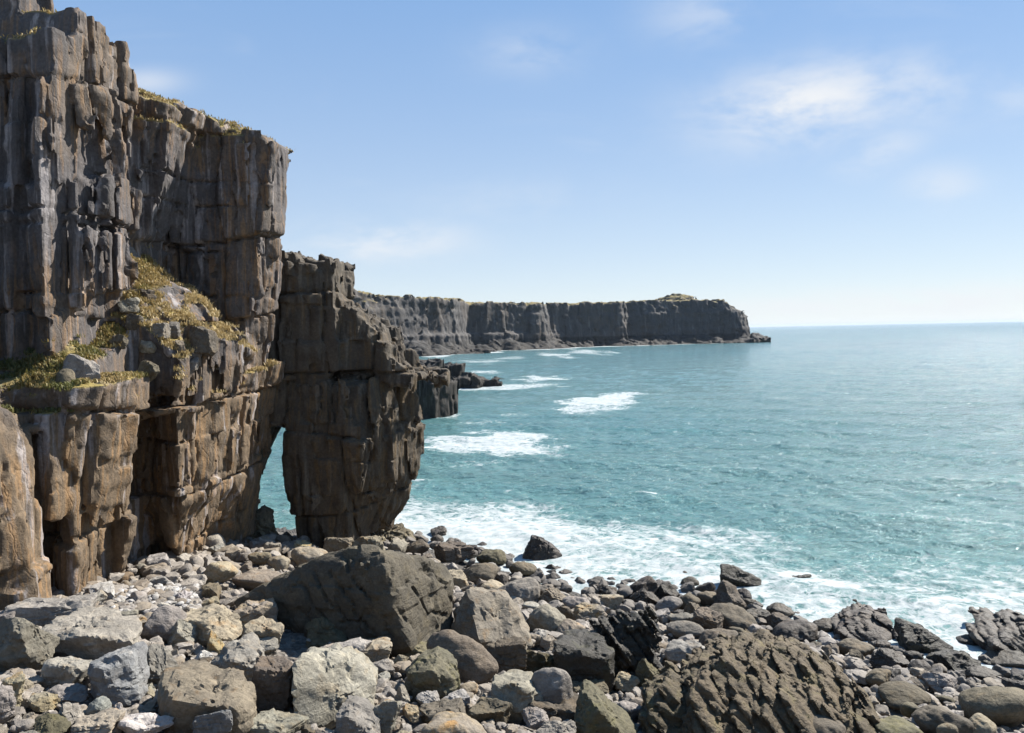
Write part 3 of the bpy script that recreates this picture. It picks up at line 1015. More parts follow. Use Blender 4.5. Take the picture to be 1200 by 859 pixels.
HERO = [
 # px, foot, w, h, shape, tone, label, short name for its neighbours (or None), options
 (24, 782, 76, 66, 'ang', 'grey', 'large grey boulder with a pale rounded end, cut by the left edge', 'the pale-ended edge boulder', {}),
 (100, 770, 116, 50, 'slab', 'grey', 'broad flat-topped slab with a dark undercut front, before the fluted cliff foot', 'the broad undercut slab', dict(depth=.7)),
 (62, 731, 92, 24, 'slab', 'grey', 'long low grey slab lying against the foot of the cliff columns', None, dict(depth=.5)),
 (80, 805, 56, 40, 'box', 'pale', 'pale squarish block standing in front of the broad undercut slab', None, {}),
 (133, 824, 62, 66, 'ang', 'blue', 'tall blue-grey boulder with a flat bright top and rough lower half', 'the tall blue-grey boulder', {}),
 (186, 802, 54, 52, 'wedge', 'grey', 'grey wedge with one smooth tilted face left of the pale angular boulder', None, {}),
 (172, 862, 62, 32, 'ang', 'white', 'rough white rock lying at the lower picture edge beside a long slab', 'the rough white rock', {}),
 (162, 744, 30, 24, 'ang', 'gold', 'small ochre brown rock behind the broad undercut slab', None, {}),
 (193, 747, 50, 42, 'rnd', 'grey', 'smooth domed grey boulder near the white cobbles', 'the smooth domed grey boulder', {}),
 (78, 823, 48, 22, 'ang', 'grey', 'flat grey stone tucked below the pale squarish block', None, {}),
 (114, 842, 28, 26, 'rnd', 'blue', 'small oval blue-grey stone under the tall blue-grey boulder', None, {}),
 (82, 850, 34, 32, 'wedge', 'grey', 'small grey wedge with a dark left side near the bottom edge', None, {}),
 (50, 832, 36, 20, 'ang', 'gold', 'yellowish flat stone among small rubble at the left', None, {}),
 (18, 826, 30, 38, 'ang', 'tan', 'upright tan stone with a lit right face near the left edge', None, {}),
 (58, 862, 46, 22, 'ang', 'olive', 'dull olive stone at the bottom edge, left of the small grey wedge', None, {}),
 (112, 864, 58, 22, 'slab', 'tan', 'low tan slab at the bottom edge beneath the oval blue-grey stone', None, {}),
 (4, 845, 26, 44, 'ang', 'grey', 'grey stone half cut off by the lower left edge', None, {}),
 (239, 858, 122, 76, 'slab', 'tan', 'long slab with a smooth lit top and a shadowed square front', 'the long smooth slab', dict(depth=.75, turn=-.22, sink=.12)),
 (253, 866, 46, 38, 'box', 'blue', 'pale bluish block propped before the shadowed front of the long slab', 'the pale bluish block', dict(turn=.1, depth=.5)),
 (248, 750, 68, 44, 'slab', 'tan', 'elongated tan rock with orange streaks on its shadowed end', 'the orange-streaked long rock', dict(turn=-.35, sink=.15)),
 (299, 738, 50, 38, 'box', 'gold', 'brown upright rock with a thin white right edge', None, dict(turn=.4)),
 (306, 763, 46, 40, 'box', 'tan', 'squarish brown block directly below the white-edged upright rock', 'the squarish brown block', dict(turn=.5)),
 (214, 752, 36, 30, 'wedge', 'grey', 'small dark wedge with a bright right facet behind the grey rubble', None, {}),
 (276, 803, 66, 56, 'wedge', 'pale', 'pale angular boulder with a bright chipped right corner', 'the pale angular boulder', dict(turn=.2)),
 (302, 768, 56, 28, 'ang', 'pale', 'pale sloping rock just behind the pale angular boulder', None, {}),
 (252, 764, 26, 28, 'wedge', 'gold', 'small orange-faced rock standing among grey rubble', None, {}),
 (321, 834, 48, 68, 'box', 'brown', 'pitted brown block pressed against the big pale boulder', 'the pitted brown block', dict(turn=.15, sink=.1)),
 (390, 846, 106, 84, 'box', 'pale', 'big pale boulder with ochre patches and a cracked flat crown', 'the big pale ochre-patched boulder', dict(turn=.25, depth=.8, sink=.1, rough=.8)),
 (325, 866, 62, 28, 'slab', 'pale', 'flat pale rock at the bottom edge below the pitted brown block', None, {}),
 (259, 682, 42, 27, 'rnd', 'tan', 'sandy domed boulder close under the second buttress', 'the sandy domed boulder', {}),
 (300, 692, 54, 26, 'rnd', 'tan', 'long rounded tan boulder behind the left end of the largest boulder', None, {}),
 (304, 661, 26, 16, 'egg', 'tan', 'smooth egg-shaped tan boulder near the arch opening', None, {}),
 (326, 668, 24, 18, 'rnd', 'tan', 'rounded tan boulder on the shaded floor of the arch', None, {}),
 (364, 664, 44, 26, 'rnd', 'tan', 'blunt tan boulder at the foot of the arch pillar', None, {}),
 (398, 652, 38, 28, 'box', 'tan', 'upright tan block under the overhang of the arch pillar', 'the upright block below the arch pillar', {}),
 (430, 655, 40, 30, 'ang', 'tan', 'pointed tan rock behind the crest of the largest boulder', None, {}),
 (384, 752, 48, 34, 'tri', 'olive', 'dark mossy triangular rock before the shadowed face of the largest boulder', 'the mossy triangular rock', {}),
 (400, 777, 74, 26, 'slab', 'pale', 'pale low slab behind the big pale ochre-patched boulder', None, dict(depth=.5)),
 (434, 774, 50, 28, 'box', 'tan', 'flat-topped tan block with a bright right end', None, {}),
 (450, 792, 36, 20, 'ang', 'grey', 'flat grey stone right of the big pale ochre-patched boulder', None, {}),
 (483, 767, 42, 20, 'slab', 'olive', 'flat olive rock at the foot of the creased lit face', None, {}),
 (508, 818, 68, 54, 'ang', 'olive', 'bulky olive boulder with a fissured shadowed front', 'the bulky olive boulder', {}),
 (540, 800, 92, 72, 'rnd', 'brown', 'dark hump-backed boulder with a blackened front', 'the dark hump-backed boulder', dict(depth=.7)),
 (471, 822, 20, 22, 'wedge', 'grey', 'small two-toned grey stone in front of the bulky olive boulder', None, {}),
 (535, 830, 34, 22, 'ang', 'white', 'whitish broken rock below the bulky olive boulder', None, {}),
 (502, 830, 30, 22, 'ang', 'white', 'small whitish rubble stone left of the whitish broken rock', None, {}),
 (420, 866, 56, 38, 'box', 'grey', 'grey slope-edged block at the bottom edge with a dark left side', 'the grey block at the bottom edge', {}),
 (452, 858, 38, 42, 'ang', 'pale', 'pale rough stone leaning right of the grey bottom-edge block', None, {}),
 (536, 872, 80, 42, 'rnd', 'gold', 'golden lichen-stained boulder rising from the bottom edge', 'the golden bottom-edge boulder', {}),
 (518, 846, 56, 26, 'slab', 'brown', 'brown rough flat rock behind the golden bottom-edge boulder', None, {}),
 (572, 844, 60, 28, 'ang', 'brown', 'rough brown rock right of the golden bottom-edge boulder', None, {}),
 (575, 760, 98, 72, 'wedge', 'tan', 'tan wedge boulder with a shadowed left side and a shaded hollow', 'the tan wedge boulder', dict(turn=-.15, depth=.7)),
 (598, 790, 56, 48, 'ang', 'brown', 'dark angular rock below the tan wedge boulder', None, {}),
 (632, 792, 44, 36, 'jag', 'weed', 'rough weed-dark rock left of the black cube boulder', None, {}),
 (648, 834, 50, 58, 'egg', 'grey', 'smooth grey oval boulder leaning on its side', 'the smooth leaning oval boulder', dict(depth=.7)),
 (608, 834, 68, 40, 'box', 'grey', 'grey box-shaped boulder with a split top left of the leaning oval', 'the grey box-shaped boulder', {}),
 (685, 808, 76, 66, 'box', 'black', 'black cube-shaped boulder with a flat weedy top', 'the black cube boulder', dict(turn=.12, rough=.7, sink=.05)),
 (708, 866, 78, 62, 'wedge', 'olive', 'dark wedge with a long lit slope down its right side, at the bottom edge', 'the dark sloping wedge', {}),
 (687, 815, 46, 20, 'slab', 'brown', 'flat dark slab under the front of the black cube boulder', None, {}),
 (738, 848, 32, 30, 'rnd', 'grey', 'smooth grey stone right of the dark sloping wedge', None, {}),
 (652, 868, 50, 28, 'ang', 'pale', 'pale peaked stone at the bottom edge left of the dark sloping wedge', None, {}),
 (627, 852, 34, 24, 'ang', 'grey', 'mottled grey stone below the grey box-shaped boulder', None, {}),
 (650, 842, 70, 22, 'slab', 'brown', 'brown flat slab lying below the leaning oval boulder', None, {}),
 (689, 724, 36, 18, 'box', 'gold', 'small yellowish block above the black cube boulder', 'the small yellowish block', {}),
 (641, 738, 46, 34, 'rnd', 'grey', 'blunt grey-brown boulder with a flat front right of the tan wedge boulder', 'the blunt grey-brown boulder', {}),
 (668, 744, 36, 22, 'rnd', 'tan', 'creamy rounded boulder just above the black cube boulder', None, {}),
 (534, 657, 44, 26, 'box', 'brown', 'flat-sided brown boulder near the foam right of the arch pillar', 'the flat-sided brown shore boulder', {}),
 (576, 661, 36, 20, 'rnd', 'olive', 'olive dome-topped boulder near the foam edge', 'the olive dome boulder', {}),
 (635, 655, 52, 29, 'tri', 'wet', 'sharp triangular dark rock standing in the white surf', 'the sharp triangular surf rock', {}),
 (648, 668, 26, 14, 'tri', 'wet', 'small dark pointed rock in the foam below the sharp triangular one', None, {}),
 (613, 673, 32, 18, 'rnd', 'brown', 'low brown boulder left of the small pointed foam rock', None, {}),
 (529, 688, 40, 22, 'box', 'tan', 'light square-topped rock behind the right end of the largest boulder', None, {}),
 (562, 682, 42, 26, 'rnd', 'brown', 'knobbly brown boulder above the tan wedge boulder', None, {}),
 (577, 693, 34, 16, 'egg', 'tan', 'pale oval boulder resting on the top of the tan wedge', None, {}),
 (610, 703, 46, 30, 'rnd', 'grey', 'long rounded grey boulder sloping down to the right, mid beach', 'the long sloping grey boulder', dict(turn=-.4)),
 (647, 707, 34, 22, 'wedge', 'tan', 'tapering tan boulder left of the small yellowish block', None, {}),
 (676, 713, 34, 18, 'rnd', 'grey', 'domed grey-brown boulder behind the small yellowish block', None, {}),
 (660, 730, 30, 24, 'ang', 'brown', 'brown faceted boulder behind the creamy rounded one', None, {}),
 (607, 703, 24, 10, 'egg', 'pale', 'little pale cobble on the upper beach behind the blunt boulder', None, {}),
 (622, 716, 22, 12, 'egg', 'pale', 'larger pale cobble touching the blunt grey-brown boulder', None, {}),
 (488, 648, 30, 18, 'rnd', 'brown', 'brown boulder nearest the seaward corner of the arch pillar', None, {}),
 (512, 636, 16, 11, 'rnd', 'wet', 'small dark rock in foam beside the arch pillar', None, {}),
 (711, 696, 28, 14, 'ang', 'wet', 'dark flat rock in foam above the jagged black fin', None, {}),
 (755, 704, 36, 18, 'wedge', 'wet', 'dark sloping rock at the surf edge, second right of the jagged fin top', None, {}),
 (782, 698, 30, 17, 'wedge', 'wet', 'dark pointed rock at the surf edge among rounded ones', None, {}),
 (808, 686, 22, 16, 'rnd', 'wet', 'round wet rock standing clear of the surf boulders', None, {}),
 (804, 673, 14, 10, 'rnd', 'wet', 'small wet knob of rock behind the round wet one', None, {}),
 (868, 688, 50, 25, 'slab', 'black', 'long black rock standing in white surf', 'the long black surf rock', dict(turn=-.25, depth=.5, sink=.1)),
 (938, 680, 34, 14, 'slab', 'black', 'low black rock awash in surf, right of the long black surf rock', 'the low black awash rock', dict(depth=.5)),
 (988, 690, 20, 11, 'rnd', 'black', 'small black rock farthest right in the open surf', None, {}),
 (853, 712, 42, 36, 'wedge', 'brown', 'tall brown boulder leaning left beside the long black surf rock', 'the tall leaning shore boulder', {}),
 (806, 711, 32, 20, 'rnd', 'brown', 'round-topped brown boulder left of the tall leaning one', None, {}),
 (829, 707, 24, 17, 'rnd', 'brown', 'brown boulder wedged against the tall leaning shore boulder', None, {}),
 (813, 722, 28, 20, 'wedge', 'brown', 'slanting brown boulder below the round-topped brown one', None, {}),
 (784, 716, 32, 20, 'rnd', 'grey', 'grey-brown boulder right of the jagged black fin', None, {}),
 (856, 737, 58, 34, 'rnd', 'brown', 'largest rounded brown boulder of the shore group', 'the largest rounded shore boulder', {}),
 (829, 738, 34, 26, 'slab', 'brown', 'oblong tilted boulder left of the largest rounded shore boulder', None, dict(turn=-.6)),
 (800, 731, 34, 16, 'rnd', 'grey', 'low grey boulder behind the pale weathered lump', None, {}),
 (803, 744, 42, 16, 'egg', 'grey', 'elongated smooth grey boulder above the pale weathered lump', None, {}),
 (847, 765, 52, 30, 'rnd', 'brown', 'layered rounded brown boulder touching the weedy outcrop', 'the layered rounded boulder', {}),
 (804, 778, 56, 34, 'rnd', 'pale', 'pale weathered lump of rock beside the weedy outcrop', 'the pale weathered lump', dict(rough=1.6)),
 (864, 744, 20, 12, 'rnd', 'brown', 'small brown boulder right of the layered rounded one', None, {}),
 (932, 750, 56, 29, 'rnd', 'wet', 'broad dark boulder behind the ridge of the weedy outcrop', 'the broad outcrop-side boulder', {}),
 (915, 723, 32, 18, 'rnd', 'wet', 'dark wet hump above the broad dark boulder', None, {}),
 (890, 727, 32, 14, 'slab', 'wet', 'flat wet rock left of the dark wet hump', None, {}),
 (968, 738, 34, 15, 'rnd', 'wet', 'wet dark rock between the broad dark boulder and the surf', None, {}),
 (1040, 780, 46, 26, 'wedge', 'wet', 'dark smooth rock in the foam pools right of the weedy outcrop', 'the dark foam-pool rock', {}),
 (1072, 774, 26, 16, 'rnd', 'wet', 'small dark rock right of the dark foam-pool rock', None, {}),
 (1006, 768, 44, 24, 'rnd', 'brown', 'brown rounded boulder hugging the right end of the weedy ridge', None, {}),
 (1088, 766, 66, 36, 'slab', 'black', 'long flat-topped black rock at the edge of the right-hand surf', 'the flat-topped black shore rock', dict(turn=-.25)),
 (1120, 782, 52, 27, 'box', 'black', 'black block in front of the flat-topped black shore rock', 'the black block at the surf', {}),
 (1141, 754, 42, 16, 'rnd', 'black', 'low black rock between two channels of foam', None, {}),
 (1158, 778, 16, 10, 'rnd', 'black', 'tiny black rock in the foam channel', None, {}),
 (1101, 810, 42, 27, 'ang', 'grey', 'grey angular boulder beside the brown whale-backed one', 'the grey angular boulder', {}),
 (1060, 828, 62, 32, 'egg', 'brown', 'long smooth brown boulder below the foam-pool rocks', 'the long smooth brown boulder', {}),
 (1104, 862, 64, 42, 'rnd', 'brown', 'rounded brown boulder at the bottom edge below the grey angular one', 'the rounded brown bottom boulder', {}),
 (1172, 850, 92, 62, 'egg', 'brown', 'great whale-backed brown boulder at the right edge', 'the whale-backed boulder', dict(depth=.8)),
 (1150, 866, 38, 32, 'egg', 'tan', 'smooth tan boulder in front of the whale-backed boulder', None, {}),
 (1110, 866, 24, 22, 'egg', 'tan', 'smaller tan boulder left of the smooth tan one', None, {}),
 (1030, 802, 34, 22, 'rnd', 'brown', 'brown boulder between the weedy ridge and the long smooth boulder', None, {}),
 (1068, 842, 24, 22, 'rnd', 'olive', 'olive boulder under the long smooth brown boulder', None, {}),
 (902, 866, 70, 28, 'egg', 'grey', 'green-tinged smooth boulder at the bottom edge below the outcrop', 'the green-tinged bottom boulder', {}),
 (958, 868, 66, 36, 'egg', 'brown', 'brown smooth boulder right of the green-tinged one', None, {}),
 (1050, 868, 60, 30, 'rnd', 'olive', 'olive low boulder at the bottom edge under the weedy ridge end', None, {}),
 (1180, 782, 54, 22, 'rnd', 'wet', 'dark wet boulder just behind the whale-backed boulder', None, {}),
 (1150, 795, 40, 18, 'rnd', 'wet', 'low wet boulder left of the whale-backed boulder', None, {}),
 (758, 806, 34, 40, 'wedge', 'olive', 'olive upright rock at the foot of the jagged black fin', None, {}),
 (735, 806, 30, 18, 'ang', 'tan', 'tan stone between the black cube boulder and the outcrop', None, {}),
 (850, 862, 46, 22, 'ang', 'pale', 'pale rough stone at the bottom edge before the outcrop', None, {}),
]
for (px, py, w, h, shape, tone, label, ref, opt) in HERO:
    sub = 5 if w > 24 else 4
    if ref in HULL:
        hull_rock(HULL[ref][0], px, py, tone, label, ref, HULL[ref][1])
        continue
    place_rock('boulder', px, py, w, h, shape, tone, label, ref, sub=sub, **opt)

# --- outcrops of bedrock
OUT = dict(cat='rock outcrop', group='rock outcrops', sub=6)


def outcrop(pts, px, py, tone, label, ref, thick, nrm, layer, seed, vox=.06, a1=.34, a2=.16, rough=.10, tf=1.0, fine=.06):
    """bedrock in tilted beds: an implicit hull broken along its bedding"""
    x0, Y0, g = hit(px, py)
    P3 = []
    for (a, b_, dY) in pts:
        X, Z = P(a, b_, Y0 + dY)
        P3 += [(X, Y0 + dY, Z), (x0 + (X - x0) * .9, Y0 + dY + thick, g + (Z - g) * .7), (X, Y0 + dY + .2 * thick, g - .5)]
    P3 = np.array(P3)
    c, pl = hull_planes(P3)
    n = unit(nrm)
    e1 = unit(np.cross(n, (0, 1, .15)))
    e2 = np.cross(n, e1)
    M = np.stack([e1, e2, n], 0).astype(np.float32)
    lay2 = layer * .55

    def base(p):
        q = p - c.astype(np.float32)
        d = np.full(len(p), -1e9, np.float32)
        for m_, h_ in pl:
            d = np.maximum(d, q @ m_.astype(np.float32) - h_)
        return d

    def full(p):
        d = base(p)
        q = (p @ M.T).astype(np.float32)
        r1, e_, z_, t1_ = blocks(q, (layer * 6, layer * 3.5, layer), .3, seed, .14, True)
        r2, e2_, z2_, t2_ = blocks(q, (layer * 2.4, layer * 1.5, lay2), .1, seed + 5, .14, True)
        d = d - tf * (.5 * t1_ + .6 * t2_)
        d = d - a1 * (r1 - .5) * 2 * .8 - a2 * (r2 - .5) * 2
        d = d + .10 * (1 - smooth(0, .09, z_)) + .08 * (1 - smooth(0, .10, e_))
        st = np.stack([q[:, 0] * .9, q[:, 1] * 1.5, q[:, 2] * 5.5], 1) + .5 * vnoise(p * .8, seed + 3)[:, None]
        rg = np.abs(vnoise(st, seed + 11)) * .6 + np.abs(vnoise(st * 2.1, seed + 12)) * .4
        return d + fine * (rg * 2 - .55) - rough * .7 * fbm(p * 1.4, 3, seed + 8) - rough * .5 * fbm(p * 6, 2, seed + 9)
    V, Q = surface(base, full, P3.min(0) - .7, P3.max(0) + .9, vox, a1 + a2 + .35)
    o = mesh_from('rock_outcrop', V, Q, TONES[tone], sharp=30)
    tag(o, label, 'rock outcrop', 'rock outcrops')
    xs = P3[:, 0]
    wd_ = xs.max() - xs.min()
    for k in (-.6, 0, .6):
        BOULDERS.append(dict(o=o if k == 0 else None, x=(xs.max() + xs.min()) / 2 + k * wd_ * .5, y=float(P3[:, 1].mean()), r=wd_ * .26, ref=ref if k == 0 else None, px=np.mean([q[0] for q in pts]), py=np.mean([q[1] for q in pts]), hero=True, tone=tone,
                             box=(min(q[0] for q in pts), min(q[1] for q in pts) + 6, max(q[0] for q in pts), max(q[1] for q in pts))))
    return o


outcrop([(835, 785, 1.2), (852, 762, 2.6), (925, 760, 3.4), (980, 781, 3.2), (1018, 814, 2.2), (1040, 858, .8), (1036, 880, .3), (840, 880, -.6), (800, 840, .2), (815, 800, .8)], 930, 872, 'weed',
        'weed-covered ridge of slanting strata filling the lower right foreground', 'the weedy outcrop ridge', 2.6, (.70, -.30, .64), .30, 401, .045, .13, .06, .06, .45, .12)
outcrop([(765, 815, .8), (790, 790, 1.5), (840, 800, 1.6), (880, 850, .9), (885, 880, 0), (770, 880, -.3), (755, 850, .2)], 815, 872, 'weed',
        'lower weed-covered outcrop left of the slanting ridge', 'the lower weedy outcrop', 1.6, (.66, -.2, .72), .32, 402, .05, .12, .06, .07, .45, .12)
outcrop([(686, 752, .5), (700, 734, .9), (735, 728, 1.1), (757, 716, 1.0), (768, 724, .8), (772, 778, .4), (755, 795, 0), (715, 790, -.2), (690, 765, 0)], 728, 795, 'black',
        'jagged black fin of rock hung with weed', 'the jagged black fin', 1.1, (.80, .1, .55), .34, 403, .055, .20, .13, .13)
outcrop([(985, 740, .4), (995, 727, 1.2), (1020, 717, 1.8), (1040, 720, 1.9), (1058, 740, .9), (1050, 750, .2), (1000, 752, 0)], 1022, 752, 'wet',
        'wet layered outcrop between the surf and the foam pools', 'the wet layered outcrop', 1.8, (.45, -.3, .84), .40, 404, .05, .10, .05, .05, .35)
outcrop([(1163, 750, .5), (1170, 742, 1.0), (1187, 736, 1.5), (1202, 724, 2.2), (1232, 720, 2.4), (1237, 775, .3), (1192, 768, 0), (1166, 756, .1)], 1190, 770, 'wet',
        'dark broken outcrop in the surf at the right edge', 'the right-edge outcrop', 2.2, (.5, -.25, .8), .60, 405, .06, .12, .06, .07, .35)
place_rock('rock_outcrop', 306, 628, 40, 38, 'jag', 'tan', 'brown rock seen through the arch beside the water', None, rough=.7, strata=((.6, 0, .75), .4, .1), **OUT)
place_rock('rock_outcrop', 462, 632, 44, 24, 'jag', 'brown', 'knobbly brown rock at the seaward foot of the arch pillar', None, rough=.9, **OUT)

# --- smaller boulders between them, then cobbles
LAND = [dict(px=b['px'], py=b['py'], ref=b['ref']) for b in BOULDERS if b['ref']]
LAND += [dict(px=200, py=600, ref='the second buttress'), dict(px=90, py=640, ref='the fluted cliff foot'), dict(px=410, py=560, ref='the arch pillar')]


def inside_rock(x, y, r):
    """too close to something already placed, or inside cliff"""
    for b in BOULDERS:
        if (b['x'] - x) ** 2 + (b['y'] - y) ** 2 < (b['r'] * .80 + r * .72) ** 2:
            return True
    pt = np.array([[x, y, ground(x, y) + .4]], np.float32)
    return cliff_base(pt)[0] < r * .2 or arch_base(pt)[0] < r * .1


def covers_hero(px, py, rp, y):
    for b in BOULDERS:
        bb = b.get('box')
        if bb and y < b['y'] and bb[0] - rp * .5 < px < bb[2] + rp * .5 and bb[1] - 2 < py - rp * .9 < bb[3] - 3:
            return True
    return False


def visible_beach(rng):
    px, py = rng.uniform(-20, 1220), rng.uniform(622, 900)
    x, y, g = hit_fast(px, py)
    return px, py, x, y, g


def hit_fast(px, py):
    a, b = ray(px, py)
    y = 30.0
    for _ in range(30):
        g = max(float(ground(a * y, y)), -.25)
        y = .5 * y + .5 * (CAM_Z - g) / -b
    return a * y, y, g


rng = np.random.default_rng(99)
MAXB = 300 - len(HERO) - 1
spots = []
tries = 0
for rad_px, quota in ((16, 12), (14, 16), (12.5, 22), (11, 30), (10, 34), (9, 40), (8, 60)):
    got = 0
    for _ in range(2500):
        if got >= quota:
            break
        px, py, x, y, g = visible_beach(rng)
        if ground(x, y) < -.35:
            continue
        # stones shrink with distance up the beach
        r = rad_px * rng.uniform(.8, 1.15) * y / F
        if px > 1100 and py < 800 and rng.random() < .6:
            continue
        if inside_rock(x, y, r) or covers_hero(px, py, r * F / y, y):
            continue
        BOULDERS.append(dict(x=x, y=y, r=r, px=px, py=py, hero=False))
        got += 1
        if len([1 for b in BOULDERS if not b['hero']]) >= MAXB:
            break
    if len([1 for b in BOULDERS if not b['hero']]) >= MAXB:
        break


def tone_at(px, py, z, rng, x):
    if z < .9 + rng.uniform(-.3, .4):
        return 'wet'
    if px < 240 and py < 728:
        return rng.choice(['white', 'pale', 'grey', 'tan'], p=[.45, .25, .15, .15])
    if px < 560:
        return rng.choice(['grey', 'pale', 'tan', 'blue', 'gold', 'white', 'brown'], p=[.32, .24, .2, .08, .06, .05, .05])
    if px < 780:
        if py < 740:
            return rng.choice(['grey', 'tan', 'brown', 'pale'], p=[.35, .25, .25, .15])
        return rng.choice(['grey', 'tan', 'brown', 'pale', 'olive', 'white'], p=[.28, .18, .2, .14, .14, .06])
    return rng.choice(['brown', 'grey', 'wet', 'olive', 'tan'], p=[.46, .1, .24, .14, .06])


WORD = dict(pale='pale', grey='grey', blue='blue-grey', tan='tan', gold='ochre', brown='brown', olive='olive', wet='dark wet', black='black', weed='weedy', white='whitish')
SHW = dict(ang='angular', box='blocky', slab='flat', wedge='wedge-like', rnd='rounded', egg='smooth')
fill = []
for b in BOULDERS:
    if b['hero']:
        continue
    rr = np.random.default_rng(int(b['px'] * 77 + b['py'] * 13))
    z = float(ground(b['x'], b['y']))
    tone = str(tone_at(b['px'], b['py'], z, rr, b['x']))
    rounded = b['px'] > 560 and (b['py'] < 745 or b['px'] > 780) or b['py'] < 720
    shape = str(rr.choice(['rnd', 'egg', 'ang', 'box'], p=[.26, .08, .38, .28])) if rounded else str(rr.choice(['ang', 'box', 'slab', 'wedge', 'rnd'], p=[.30, .28, .20, .18, .04]))
    W = b['r'] * 2.2
    D = W * rr.uniform(.7, 1.0)
    H = W * rr.uniform(.55, .85) * (.75 if shape == 'slab' else 1)
    sub = 4 if b['r'] * F / b['y'] > 7 else 3
    X, Fc = rock_points(4, (W, D, H), shape, rr)
    X = yaw(X, rr.uniform(0, 6.28))
    tilt = rr.uniform(-.35, .35)
    Z_ = X[:, 2].copy()
    X[:, 0], X[:, 2] = X[:, 0] * math.cos(tilt) - Z_ * math.sin(tilt), X[:, 0] * math.sin(tilt) + Z_ * math.cos(tilt)
    o = mesh_from('boulder', X, Fc, TONES[tone], sharp=None if shape in ('rnd', 'egg') else 24)
    o.location = (b['x'], b['y'], z + H * rr.uniform(.12, .26))
    b.update(o=o, tone=tone, shape=shape, size=W)
    fill.append(b)

# labels: where each one lies from the nearest boulder that has a name of its own
by_key = {}
for b in fill:
    ln = min(LAND, key=lambda l: math.hypot(l['px'] - b['px'], (l['py'] - b['py']) * 1.3))
    dx, dy = b['px'] - ln['px'], (b['py'] - ln['py']) * 1.3
    way = ('right of' if dx > 0 else 'left of') if abs(dx) > abs(dy) else ('in front of' if dy > 0 else 'behind')
    b['dist'] = math.hypot(dx, dy)
    by_key.setdefault((ln['ref'], way), []).append(b)
ORD = ['nearest', 'second', 'third', 'fourth', 'fifth', 'sixth', 'seventh', 'eighth', 'ninth', 'tenth', 'eleventh', 'twelfth']
for (ref, way), bs in by_key.items():
    bs.sort(key=lambda b: b['dist'])
    seen = {}
    for b in bs:
        look = f"{'small' if b['size'] < .9 else 'medium' if b['size'] < 1.4 else 'large'} {SHW[b['shape']]} {WORD[b['tone']]}"
        b['look'] = look
        seen[look] = seen.get(look, 0) + 1
    cnt = {}
    for i, b in enumerate(bs):
        if len(bs) == 1:
            lab = f"{b['look']} boulder {way} {ref}"
        elif seen[b['look']] == 1:
            lab = f"{b['look']} boulder, the only such {way} {ref}" if len(ref.split()) < 7 else f"{b['look']} boulder {way} {ref}"
        else:
            k = cnt.get(b['look'], 0)
            cnt[b['look']] = k + 1
            lab = f"{b['look']} boulder, {ORD[min(k, 11)]} such {way} {ref}"
        tag(b['o'], lab, 'boulder', 'boulders strewn over the beach')


# --- cobbles: far too many to count
def scatter_cobbles(name, n, rng, region, rpx, tones, shapes, mat, label, sub=2, lift=.0):
    Vs, Fs, off = [], [], 0
    made = 0
    # spatial bins for a fast test against the boulders
    bx = np.array([b['x'] for b in BOULDERS])
    by = np.array([b['y'] for b in BOULDERS])
    br = np.array([b['r'] for b in BOULDERS])
    for _ in range(n):
        px, py = rng.uniform(region[0], region[2]), rng.uniform(region[1], region[3])
        x, y, g = hit_fast(px, py)
        if float(ground(x, y)) < -.25:
            continue
        r = rng.uniform(*rpx) * y / F
        r = min(r, .42)
        if np.any((bx - x) ** 2 + (by - y) ** 2 < (br * .62) ** 2) or (r * F / y > 3.5 and covers_hero(px, py, r * F / y, y)):
            continue
        s = sub if r * F / y < 5 else sub + 1
        X, Fc = rock_points(s, (r * 2 * rng.uniform(.8, 1.3), r * 2, r * 2 * rng.uniform(.5, .8)), str(rng.choice(shapes)), rng)
        X = yaw(X, rng.uniform(0, 6.28))
        tl = rng.uniform(-.5, .5)
        Z_ = X[:, 2].copy()
        X[:, 0], X[:, 2] = X[:, 0] * math.cos(tl) - Z_ * math.sin(tl), X[:, 0] * math.sin(tl) + Z_ * math.cos(tl)
        X += np.array([x, y, float(ground(x, y)) - .12 + r * .5 + lift], np.float32)
        Vs.append(X)
        Fs.append(Fc + off)
        off += len(X)
        made += 1
    tint = np.concatenate([np.full(len(v), rng.random()) for v in Vs])
    o = mesh_from(name, np.concatenate(Vs), np.concatenate(Fs), mat, attrs={'tint': tint}, sharp=26)
    tag(o, label, 'cobbles', kind='stuff')
    return o


def cobble_material(name, ramp, wet=True):
    m, t, b = new_mat(name)
    at = t.add('ShaderNodeAttribute', attribute_name='tint')
    geo = t.add('ShaderNodeNewGeometry')
    sep = t.add('ShaderNodeSeparateXYZ')
    t.l.new(geo.outputs['Position'], sep.inputs[0])
    cr = t.add('ShaderNodeValToRGB')
    cr.color_ramp.interpolation = 'LINEAR'
    els = cr.color_ramp.elements
    els[0].position, els[0].color = 0, (*ramp[0], 1)
    els[1].position, els[1].color = 1, (*ramp[-1], 1)
    for i, c in enumerate(ramp[1:-1]):
        e = els.new((i + 1) / (len(ramp) - 1))
        e.color = (*c, 1)
    t.l.new(at.outputs['Fac'], cr.inputs[0])
    n = t.noise(geo.outputs['Position'], 9, 5, .65)
    c = t.mix(t.step(n, .35, .7), cr.outputs[0], t.mix(.6, cr.outputs[0], (.09, .08, .07)))
    if wet:
        c = t.mix(t.math('MULTIPLY', t.step(t.math('ADD', sep.outputs[2], t.math('MULTIPLY', n, .8)), 1.7, .6), .8), c, (.055, .047, .04))
    t.l.new(c, b.inputs['Base Color'])
    b.inputs['Roughness'].default_value = .8
    t.l.new(t.bump(t.noise(geo.outputs['Position'], 14, 5, .65), .7, .05), b.inputs['Normal'])
    return m


